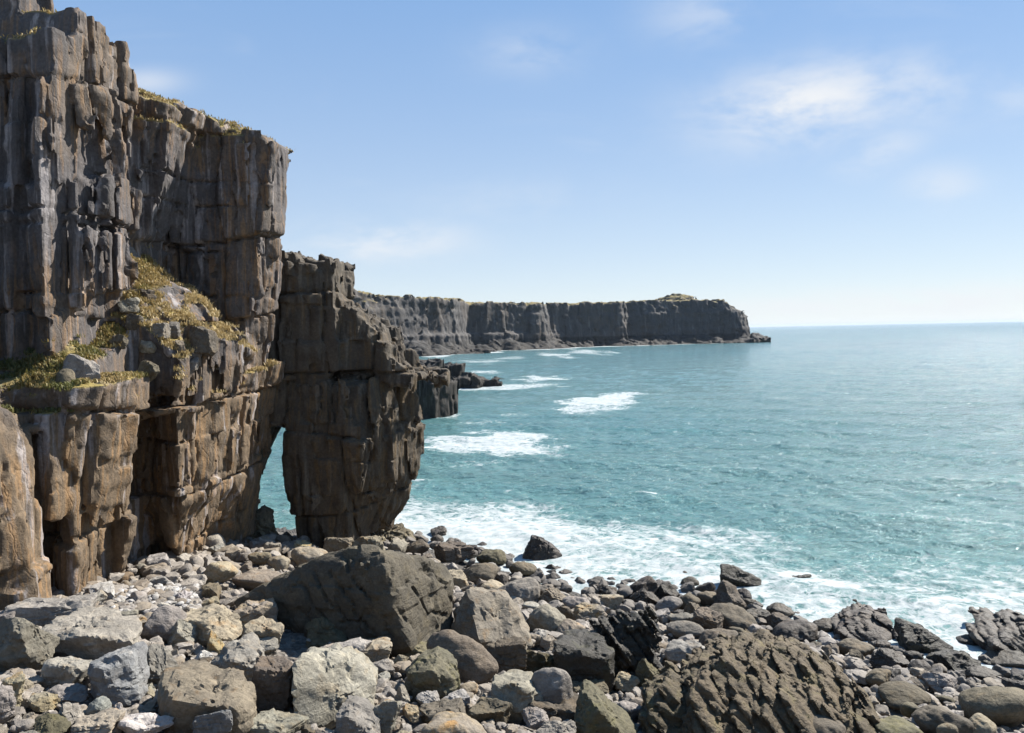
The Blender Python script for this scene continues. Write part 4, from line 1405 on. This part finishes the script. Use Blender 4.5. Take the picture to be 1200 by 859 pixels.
cobm = cobble_material('mixed cobbles', [(.115, .095, .075), (.185, .16, .135), (.25, .22, .185), (.15, .115, .08), (.22, .18, .13), (.29, .255, .22), (.155, .135, .115)])
scatter_cobbles('cobbles', 8000, np.random.default_rng(5), (-20, 625, 1220, 880), (2.5, 10.5), None, ['ang', 'box', 'ang', 'wedge', 'rnd'], cobm, 'small mixed stones and cobbles filling the gaps between the boulders')
whitem = cobble_material('white cobbles', [(.42, .40, .37), (.30, .28, .26), (.36, .34, .32), (.24, .22, .19), (.46, .44, .42)], False)
scatter_cobbles('cobbles', 200, np.random.default_rng(6), (130, 686, 232, 724), (2.5, 5.5), None, ['rnd', 'egg'], whitem, 'whitish rounded cobbles heaped at the foot of the second buttress', lift=.12)

# ================================================================== SEA
rows = []
y = 16.0
while y < 30000:
    rows.append(y)
    y *= 1.0075 if y < 34 else 1.0036 if y < 150 else 1.0085 if y < 900 else 1.03
rows = np.array(rows)
us = np.concatenate([np.linspace(-1.6, -.75, 60)[:-1], np.linspace(-.75, .95, 900), np.linspace(.95, 1.8, 60)[1:]])
UX, UY = np.meshgrid(us, rows, indexing='ij')
sp = np.stack([(UX * UY).ravel(), UY.ravel(), np.zeros(UX.size)], 1)
x, y = sp[:, 0], sp[:, 1]
h = np.zeros(len(x))
wrng = np.random.default_rng(3)
for lam, a in ((11, .10), (8.3, .08), (6.1, .075), (4.4, .065), (3.1, .060), (2.5, .05), (2.0, .046), (1.6, .038), (1.3, .031), (1.05, .025)):
    th = R(-118) + wrng.normal(0, .35 if lam > 4 else .75)
    kx, ky = math.cos(th) / lam * 6.283, math.sin(th) / lam * 6.283
    ph = kx * x + ky * y + 2.4 * vnoise(np.stack([x * .5 / lam, y * .5 / lam, x * 0], 1), int(lam * 10)) + wrng.uniform(0, 6)
    w = (1 - np.abs(np.sin(ph / 2))) * 2 - .72
    fade = smooth(lam * 120, lam * 55, y)
    fade = fade * (.6 + .5 * vnoise(np.stack([x * .13 / lam, y * .13 / lam, x * 0], 1), int(lam * 10) + 5))
    h += .8 * a * w * fade
# a low swell running in, with broken crests near the shore
sph = (x * math.cos(R(-112)) + y * math.sin(R(-112))) / 17.0 * 6.283 + 2.2 * vnoise(np.stack([x * .03, y * .03, x * 0], 1), 71)
swl = (1 - np.abs(np.sin(sph / 2))) ** 2
h += .42 * (swl - .3) * smooth(260, 120, y)
shoal = smooth(-2.5, -.2, ground(x, y)) * (y < 75)
sp[:, 2] = h * (1 - .55 * shoal) + .02
# foam cover
gz = ground(x, y)
nz = fbm(np.stack([x * .12, y * .12, x * 0], 1), 4, 300)
dens = np.where((y < 90) & (np.abs(x) < 70), np.interp(gz + .45 * nz, [-3.4, -2.2, -1.1, -.35, 0], [0, .46, .70, .86, .94]), 0)


brk = smooth(.55, .95, swl) * smooth(-6.5, -2.0, gz) * (y < 95) * (np.abs(x) < 70) * smooth(-.35, .25, fbm(np.stack([x * .09, y * .09, x * 0], 1), 3, 310))
dens = np.maximum(dens, .74 * brk)


def patch(px, py, w, hh, amt, ex=2.2, rot=0.0):
    """a raft of foam seen at px, py: its place and size on the water"""
    cx, cy = on_sea(px, py)
    rx_ = w / 2 * cy / F
    y0, y1 = on_sea(px, py + hh / 2)[1], on_sea(px, py - hh / 2)[1]
    ry_ = (y1 - y0) / 2
    near = (np.abs(x - cx) < rx_ * 2.5) & (np.abs(y - cy) < ry_ * 2.5 + 5)
    r = np.full(len(x), 9.0)
    dx, dy = (x[near] - cx) / rx_, (y[near] - cy) / ry_
    dx = dx + rot * dy
    wob = .42 * fbm(np.stack([x[near] / rx_ * 1.6, y[near] / ry_ * 2.6, 0 * x[near]], 1), 5, int(px), .6)
    r[near] = (np.abs(dx) ** ex + np.abs(dy) ** ex) ** (1 / ex) + wob
    return .92 * amt * smooth(1.7, .15, r)


for a in [(572, 519, 150, 30, 1.0), (706, 470, 100, 20, 1.0, 2.2, -.5), (735, 461, 50, 5, .8), (634, 443, 62, 8, .85), (690, 412, 60, 9, .75), (655, 416, 60, 7, .8), (600, 420, 80, 7, .65),
          (560, 437, 60, 7, .7), (560, 424, 70, 6, .7), (570, 452, 60, 5, .65), (550, 543, 120, 7, .62), (600, 487, 80, 5, .6), (560, 495, 90, 6, .62), (640, 480, 60, 4, .55),
          (690, 515, 34, 6, .5), (645, 535, 50, 8, .45), (730, 540, 40, 10, .4), (515, 416, 40, 6, .9), (470, 416, 50, 7, .9), (520, 487, 60, 5, .8), (780, 415, 60, 3, .5), (955, 398, 30, 2, .6),
          (960, 545, 70, 6, .42), (870, 560, 60, 6, .38), (1090, 595, 80, 9, .5), (1180, 560, 60, 10, .5), (1170, 630, 120, 30, .55), (1000, 640, 120, 14, .45), (1120, 520, 60, 6, .45), (780, 590, 70, 10, .34), (1060, 690, 280, 90, .52), (1160, 730, 160, 80, .66), (930, 668, 200, 34, .5), (860, 640, 160, 24, .45)]:
    dens = np.maximum(dens, patch(*a))
# surf along the headland foot
hd = poly_sd(x, y, hp)
far = (y > 420)
surf = smooth(34, 22, hd + 7 * fbm(np.stack([x * .03, y * .03, 0 * x], 1), 3, 41)) * (hd > 0) * smooth(PX(895, 400, 770), PX(840, 400, 770), x)
dens = np.where(far, np.maximum(dens, surf * .85), dens)
# collars round stack, reef and surf rocks
for (cx, cy, rr) in [(b['x'], b['y'], b['r']) for b in BOULDERS if ground(b['x'], b['y']) < .1]:
    r = np.hypot(x - cx, y - cy) - rr
    dens = np.maximum(dens, .8 * smooth(1.6, .2, r) * (np.abs(x - cx) < 12) * (np.abs(y - cy) < 12))
rr_ = np.hypot((x - (rx + 2)) / 1.6, y - ry - 4)
dens = np.maximum(dens, .72 * smooth(22, 9, rr_ + 5 * nz))
dens += .10 * np.clip(nz, 0, 1) * (y < 400)
dens *= 1 - .55 * smooth(-12.5, -14, x) * smooth(55, 60, y) * (y < 120)
ii = np.arange(UX.size).reshape(UX.shape)
q = np.stack([ii[:-1, :-1], ii[1:, :-1], ii[1:, 1:], ii[:-1, 1:]], -1).reshape(-1, 4)

m, t, b = new_mat('sea water with foam')
geo = t.add('ShaderNodeNewGeometry')
pos = geo.outputs['Position']
fo = t.add('ShaderNodeAttribute', attribute_name='foam')
dn = fo.outputs['Fac']
sep = t.add('ShaderNodeSeparateXYZ')
t.l.new(pos, sep.inputs[0])
flatp = t.scale(pos, (1, 1, 0))
def ridge(vec, scale, detail, dist):
    n = t.noise(vec, scale, detail, .55, dist)
    return t.math('SUBTRACT', 1.0, t.math('MULTIPLY', t.math('ABSOLUTE', t.math('SUBTRACT', n, .5)), 5.5))


web = t.math('MAXIMUM', ridge(flatp, .42, 3, 1.2), t.math('SUBTRACT', ridge(flatp, 1.3, 3, .8), .12))
fn = t.noise(flatp, 1.1, 8, .72, .5)
fn2 = t.noise(t.scale(pos, (.35, 1.1, 0)), .16, 5, .6)
pat = t.math('ADD', t.math('MULTIPLY', web, .36), t.math('ADD', t.math('MULTIPLY', fn, .55), t.math('MULTIPLY', fn2, .2)))
thr = t.math('SUBTRACT', 1.06, t.math('MULTIPLY', dn, .80))
foam = t.step(pat, t.math('SUBTRACT', thr, .05), t.math('ADD', thr, .26))
fleck = t.math('MULTIPLY', t.step(t.noise(t.scale(pos, (.5, 1.0, 0)), 1.0, 4, .65), .645, .69), t.step(t.noise(t.scale(pos, (.03, .05, 0)), 1.0, 3, .6), .47, .60))  # whitecap flecks; their white colour also stands in for sun sparkles
foam = t.math('MAXIMUM', foam, t.math('MULTIPLY', fleck, .9))
# open water colour: greener over the shallows, bluer outside, cloud-like drift
drift = t.noise(t.scale(pos, (.006, .012, 0)), 1.0, 3)
shade = t.step(sep.outputs[1], 40, 700)
water = t.mix(shade, (.084, .168, .166), (.092, .170, .185))
water = t.mix(t.math('MULTIPLY', t.step(drift, .4, .65), .4), water, (.055, .16, .175))
water = t.mix(t.math('MULTIPLY', dn, .35), water, (.10, .25, .23))
t.l.new(water, b.inputs['Base Color'])
b.inputs['Roughness'].default_value = .13
b.inputs['IOR'].default_value = 1.26
w1 = t.noise(t.scale(pos, (1, 1.7, 1)), .55, 5, .6, .3)
w2 = t.noise(t.scale(pos, (1, 1.6, 1)), 2.6, 4, .6, .2)
n1 = t.bump(w1, 1.0, .8)
n2 = t.bump(w2, 1.0, .16, n1)
w3 = t.noise(t.scale(pos, (.5, 1.3, 1)), .07, 4, .55)
n3 = t.bump(w3, .8, 3.2, n2)
t.l.new(n3, b.inputs['Normal'])
fb = t.add('ShaderNodeBsdfPrincipled')
t.l.new(t.mix(t.step(fn, .3, .7), (.20, .245, .25), (.40, .415, .415)), fb.inputs['Base Color'])
fb.inputs['Roughness'].default_value = .9
t.l.new(t.bump(fn, .6, .15), fb.inputs['Normal'])
mx = t.add('ShaderNodeMixShader')
t.l.new(foam, mx.inputs[0])
t.l.new(b.outputs[0], mx.inputs[1])
t.l.new(fb.outputs[0], mx.inputs[2])
out = [n for n in m.node_tree.nodes if n.type == 'OUTPUT_MATERIAL'][0]
t.l.new(mx.outputs[0], out.inputs['Surface'])
sea = mesh_from('sea', sp, q, m, attrs={'foam': dens})
tag(sea, kind='structure')

# ================================================================== GRASS
def grass(name, pts, nrm, rng, hmin, hmax, per, mat, label, tintf):
    n = len(pts)
    k = n * per
    base = np.repeat(pts, per, 0) + rng.normal(0, .10, (k, 3)) * np.array((1, 1, .15))
    ang = rng.uniform(0, 2 * np.pi, k)
    hgt = rng.uniform(hmin, hmax, k)
    lean = rng.uniform(.2, 1.0, k)
    d = np.stack([np.cos(ang), np.sin(ang), np.zeros(k)], 1)
    s = np.stack([-np.sin(ang), np.cos(ang), np.zeros(k)], 1) * (.018 + .02 * rng.random(k))[:, None]
    mid = base + d * (hgt * lean * .35)[:, None] + np.array((0, 0, 1)) * (hgt * .6)[:, None]
    tip = base + d * (hgt * lean * .95)[:, None] + np.array((0, 0, 1)) * (hgt * .80)[:, None]
    V = np.stack([base - s, base + s, mid + s * .7, mid - s * .7, tip], 1).reshape(-1, 3)
    i0 = np.arange(k)[:, None] * 5
    tri = np.concatenate([i0 + np.array([[0, 1, 2]]), i0 + np.array([[0, 2, 3]]), i0 + np.array([[3, 2, 4]])])
    tint = np.repeat(np.repeat(tintf, per), 5) + np.repeat(rng.normal(0, .12, k), 5)
    o = mesh_from(name, V, tri, mat, False, attrs={'tint': np.clip(tint, 0, 1)})
    tag(o, label, 'grass', kind='stuff')
    return o


m, t, b = new_mat('sea cliff grass')
at = t.add('ShaderNodeAttribute', attribute_name='tint')
cr = t.add('ShaderNodeValToRGB')
e = cr.color_ramp.elements
e[0].position, e[0].color = 0, (.065, .082, .024, 1)
e[1].position, e[1].color = 1, (.38, .29, .14, 1)
g1 = e.new(.45)
g1.color = (.16, .145, .045, 1)
g2 = e.new(.75)
g2.color = (.28, .20, .075, 1)
t.l.new(at.outputs['Fac'], cr.inputs[0])
t.l.new(cr.outputs[0], b.inputs['Base Color'])
b.inputs['Roughness'].default_value = .7
tr = t.add('ShaderNodeBsdfTranslucent')
t.l.new(cr.outputs[0], tr.inputs[0])
mx = t.add('ShaderNodeMixShader')
mx.inputs[0].default_value = .3
t.l.new(b.outputs[0], mx.inputs[1])
t.l.new(tr.outputs[0], mx.inputs[2])
t.l.new(mx.outputs[0], [n for n in m.node_tree.nodes if n.type == 'OUTPUT_MATERIAL'][0].inputs['Surface'])
GM = m
V, N, soil = CLIFF
grng = np.random.default_rng(8)
cand = np.where((soil > .35) & (V[:, 2] < 21) & (fbm(V * 1.5, 3, 19) > -.4))[0]
pick = grng.choice(cand, min(len(cand), 9000), replace=False)
pv = V[pick]
gt = .90 + .10 * (pv[:, 0] + 16.5) + .38 * fbm(pv * .6, 3, 15) - .35 * smooth(39, 33, pv[:, 1]) + .04 * (pv[:, 2] - 14)
grass('ledge_grass', pv, N[pick], grng, .07, .25, 8, GM, 'tufted golden and green grass on the ledge and scree slope', gt)
cand = np.where((soil > .3) & (V[:, 2] > 21))[0]
pick = grng.choice(cand, min(len(cand), 4500), replace=False)
pv = V[pick]
grass('clifftop_grass', pv, N[pick], grng, .07, .2, 6, GM, 'dry yellow grass along the top of the cliff', .68 + .3 * fbm(pv * .5, 3, 16))

# ================================================================== ROCKS ON THE LEDGE
LR = [(395 / 3.0, 0, 0)]
lrng = np.random.default_rng(21)
ledge_spots = [  # px, py, Y, w, label
 (98, 432, 33.0, 44, 'large pale rock at the front of the grassy ledge, near the wall', 'ang', 'grey'),
 (76, 440, 33.2, 26, 'dark rounded rock left of the large pale ledge rock', 'rnd', 'brown'),
 (172, 396, 38.0, 22, 'pointed grey rock in the middle of the scree grass', 'wedge', 'grey'),
 (186, 386, 39.0, 22, 'stout grey rock right of the pointed scree rock', 'box', 'grey'),
 (200, 384, 39.6, 20, 'upright grey rock near the end of the scree row', 'box', 'grey'),
 (157, 376, 38.8, 20, 'tall narrow rock at the left end of the scree row', 'ang', 'brown'),
 (140, 312, 41.0, 30, 'bulky rock at the head of the scree slope', 'ang', 'grey'),
 (128, 300, 40.5, 22, 'dark rock against the near wall at the scree head', 'ang', 'brown'),
 (152, 298, 41.4, 24, 'leaning slab rock right of the bulky scree-head rock', 'wedge', 'grey'),
 (170, 345, 40.6, 22, 'isolated dark block in the upper scree grass', 'box', 'brown'),
 (240, 395, 43.0, 32, 'square block standing against the foot of the great slab', 'box', 'brown'),
 (262, 408, 43.4, 22, 'tilted rock right of the square block at the slab foot', 'wedge', 'grey'),
 (278, 414, 43.8, 20, 'dark rock at the seaward end of the ledge', 'ang', 'brown'),
 (250, 418, 42.0, 16, 'small pale rock near the seaward end of the ledge', 'ang', 'pale'),
 (180, 432, 37.4, 28, 'dark cleft rock at the ledge lip above the gap', 'ang', 'brown'),
 (196, 428, 38.2, 20, 'grey rock at the ledge lip right of the cleft rock', 'ang', 'grey'),
 (150, 416, 36.2, 26, 'low grey rock in green grass left of the cleft rock', 'ang', 'grey'),
 (226, 430, 40.4, 14, 'small whitish stone in the golden grass', 'ang', 'pale'),
 (232, 418, 41.2, 16, 'small grey stone above the whitish one in the golden grass', 'ang', 'grey'),
 (140, 398, 37.4, 20, 'brown stone half buried in the scree grass', 'ang', 'brown'),
 (210, 405, 40.0, 16, 'small brown stone below the scree row', 'ang', 'brown'),
 (150, 358, 39.6, 24, 'flat pale rock across the middle of the scree', 'slab', 'pale'),
]
VX, VY, VZ = CLIFF[0][:, 0], CLIFF[0][:, 1], CLIFF[0][:, 2]
for (px, py, Y, w, lab, shp, tone) in ledge_spots:
    x, z = P(px, py, Y)
    near = np.where((CLIFF[1][:, 2] > .55) & (VZ < 21.5) & (VZ > 12))[0]
    # the upward facing spot that shows at this pixel
    sx_, sy_ = proj(VX[near], VY[near], VZ[near])
    k_ = near[np.argmin((sx_ - px) ** 2 + (sy_ - py - w * .3) ** 2 + 9 * np.abs(VY[near] - Y))]
    x, Y, zz = float(VX[k_]), float(VY[k_]), float(VZ[k_])
    W = w * Y / F
    X, Fc = rock_points(4, (W, W * .8, W * lrng.uniform(.8, 1.15)), shp, lrng)
    X = yaw(X, lrng.uniform(-.5, .5))
    o = mesh_from('ledge_rock', X, Fc, TONES[tone], sharp=24)
    o.location = (x, Y, zz + W * .18)
    tag(o, lab, 'rock', 'loose rocks on the grassy ledge')

# --- rubble lying on the broken shoulder of the arch pillar
AV, AN = ARCH
up_ = np.where((AN[:, 2] > .6) & (AV[:, 2] > 11.5) & (AV[:, 0] > -11.2))[0]
for (px, py, w, lab, shp, tone) in [
        (425, 385, 20, 'largest loose rock high on the broken shoulder of the arch pillar', 'ang', 'tan'),
        (438, 400, 18, 'angular rock halfway down the shoulder of the arch pillar', 'box', 'tan'),
        (422, 408, 16, 'rounded brown rock on the shoulder, set back towards the pillar top', 'rnd', 'brown'),
        (450, 418, 18, 'blocky tan rock near the foot of the pillar shoulder', 'box', 'tan'),
        (434, 425, 14, 'small brown rock at the inner end of the pillar shelf', 'ang', 'brown'),
        (464, 430, 16, 'tan rock on the seaward lip of the pillar shelf', 'wedge', 'gold'),
        (412, 376, 16, 'pale rock just below the top of the arch pillar', 'ang', 'pale')]:
    sx_, sy_ = proj(AV[up_, 0], AV[up_, 1], AV[up_, 2])
    k_ = up_[np.argmin((sx_ - px) ** 2 + (sy_ - py - w * .3) ** 2)]
    W = w * AV[k_, 1] / F
    X, Fc = rock_points(4, (W, W * .8, W * lrng.uniform(.75, 1.0)), shp, lrng)
    o = mesh_from('ledge_rock', yaw(X, lrng.uniform(-.6, .6)), Fc, TONES[tone], sharp=24)
    o.location = (float(AV[k_, 0]), float(AV[k_, 1]), float(AV[k_, 2]) + W * .2)
    tag(o, lab, 'rock', 'loose rocks on the arch pillar')

# ================================================================== SKY AND LIGHT
AZ, EL = R(55), R(42)        # azimuth from the view direction towards the right
sun_dir = Vector((math.sin(AZ) * math.cos(EL), math.cos(AZ) * math.cos(EL), math.sin(EL)))
sd = bpy.data.lights.new('sun', 'SUN')
sd.energy = 5.0
sd.angle = R(.55)
sd.color = (1, .955, .88)
so = bpy.data.objects.new('sun', sd)
so.rotation_euler = (-sun_dir).to_track_quat('-Z', 'Y').to_euler()
C.objects.link(so)

wd = bpy.data.worlds.new('World')
scene.world = wd
wd.use_nodes = True
t = NT(wd.node_tree)
for n in list(wd.node_tree.nodes):
    wd.node_tree.nodes.remove(n)
out = t.add('ShaderNodeOutputWorld')
bg = t.add('ShaderNodeBackground')
bg.inputs['Strength'].default_value = .05
sky = t.add('ShaderNodeTexSky', sky_type='NISHITA')
sky.sun_disc = False
sky.sun_elevation = EL
sky.sun_rotation = AZ
sky.air_density = 1.0
sky.dust_density = .1
sky.ozone_density = 2.5
sky.altitude = 10
tc = t.add('ShaderNodeTexCoord')
dirv = tc.outputs['Generated']
sep = t.add('ShaderNodeSeparateXYZ')
t.l.new(dirv, sep.inputs[0])
yy = t.math('MAXIMUM', sep.outputs[1], .05)
u = t.math('DIVIDE', sep.outputs[0], yy)
v = t.math('DIVIDE', sep.outputs[2], yy)
cn = t.noise(t.scale(dirv, (1, 1, 2.2)), 7.0, 7, .6, .4)
cn2 = t.noise(t.scale(dirv, (1, 1, 2.6)), 19.0, 6, .6, .2)
tex = t.math('ADD', t.math('MULTIPLY', cn, .7), t.math('MULTIPLY', cn2, .3))
mask = None
for (px, py, w, hh, amt, tilt) in [(950, 120, 110, 42, 1.0, -.12), (1060, 105, 80, 40, .55, 0), (1035, 176, 50, 22, .42, -.3), (1105, 216, 44, 22, .42, 0), (448, 283, 80, 22, .85, 0), (820, 18, 60, 32, .35, 0), (620, 60, 60, 26, .28, 0), (170, 96, 40, 14, .5, 0), (1190, 110, 50, 30, .3, 0), (950, 360, 110, 11, .9, 0), (1130, 352, 210, 17, .95, -.02), (600, 235, 120, 24, .16, 0)]:
    a0, b0 = ray(px, py)
    du = t.math('DIVIDE', t.math('SUBTRACT', u, a0), w / F)
    dv = t.math('DIVIDE', t.math('ADD', t.math('SUBTRACT', v, b0), t.math('MULTIPLY', t.math('SUBTRACT', u, a0), tilt)), hh / F)
    r2 = t.math('ADD', t.math('MULTIPLY', du, du), t.math('MULTIPLY', dv, dv))
    g = t.math('MULTIPLY', t.math('EXPONENT', t.math('MULTIPLY', r2, -.9)), amt)
    mask = g if mask is None else t.math('MAXIMUM', mask, g)
front = t.step(sep.outputs[1], .05, .2)
dens_c = t.math('MULTIPLY', t.math('MULTIPLY', mask, t.step(tex, .36, .62)), front)
wisps = t.math('MULTIPLY', t.step(t.noise(t.scale(dirv, (1, 1, 3.2)), 2.6, 6, .6, .8), .56, .8), .16)
cl = t.math('MAXIMUM', dens_c, wisps)
# clear sea-coast sky: pale towards the horizon, soft blue above, brighter on the sunward side
low = t.math('EXPONENT', t.math('MULTIPLY', t.math('MAXIMUM', sep.outputs[2], 0.0), -3.5))
grad = t.mix(low, (.75, 2.75, 6.3), (6.8, 7.45, 7.9))
skyc = t.mix(.78, t.mix(1.0, sky.outputs[0], (1.05, 1.08, 1.12), 'MULTIPLY'), grad)
skyc = t.mix(cl, skyc, (7.3, 7.5, 7.8))
t.l.new(skyc, bg.inputs[0])
t.l.new(bg.outputs[0], out.inputs[0])

# thin sea air between the camera and the far headland
hv = [(a, b_, c) for a in (-46500, 46500) for b_ in (-60, 31500) for c in (-6.5, 56)]
hf = [(0, 1, 3, 2), (4, 6, 7, 5), (0, 4, 5, 1), (2, 3, 7, 6), (0, 2, 6, 4), (1, 5, 7, 3)]
m = bpy.data.materials.new('sea air')
m.use_nodes = True
m.node_tree.nodes.remove(m.node_tree.nodes['Principled BSDF'])
pv_ = m.node_tree.nodes.new('ShaderNodeVolumePrincipled')
pv_.inputs['Color'].default_value = (.72, .84, 1, 1)
pv_.inputs['Density'].default_value = 3e-5
m.node_tree.links.new(pv_.outputs[0], [n for n in m.node_tree.nodes if n.type == 'OUTPUT_MATERIAL'][0].inputs['Volume'])
haze = mesh_from('haze', hv, hf, m, False)
tag(haze, kind='stuff')

# ================================================================== RENDER SETTINGS
scene.view_settings.view_transform = 'Standard'
scene.view_settings.look = 'None'
scene.view_settings.exposure = 1.28
scene.view_settings.gamma = 1
scene.view_settings.use_curve_mapping = False
scene.cycles.max_bounces = 6
scene.cycles.use_denoising = True
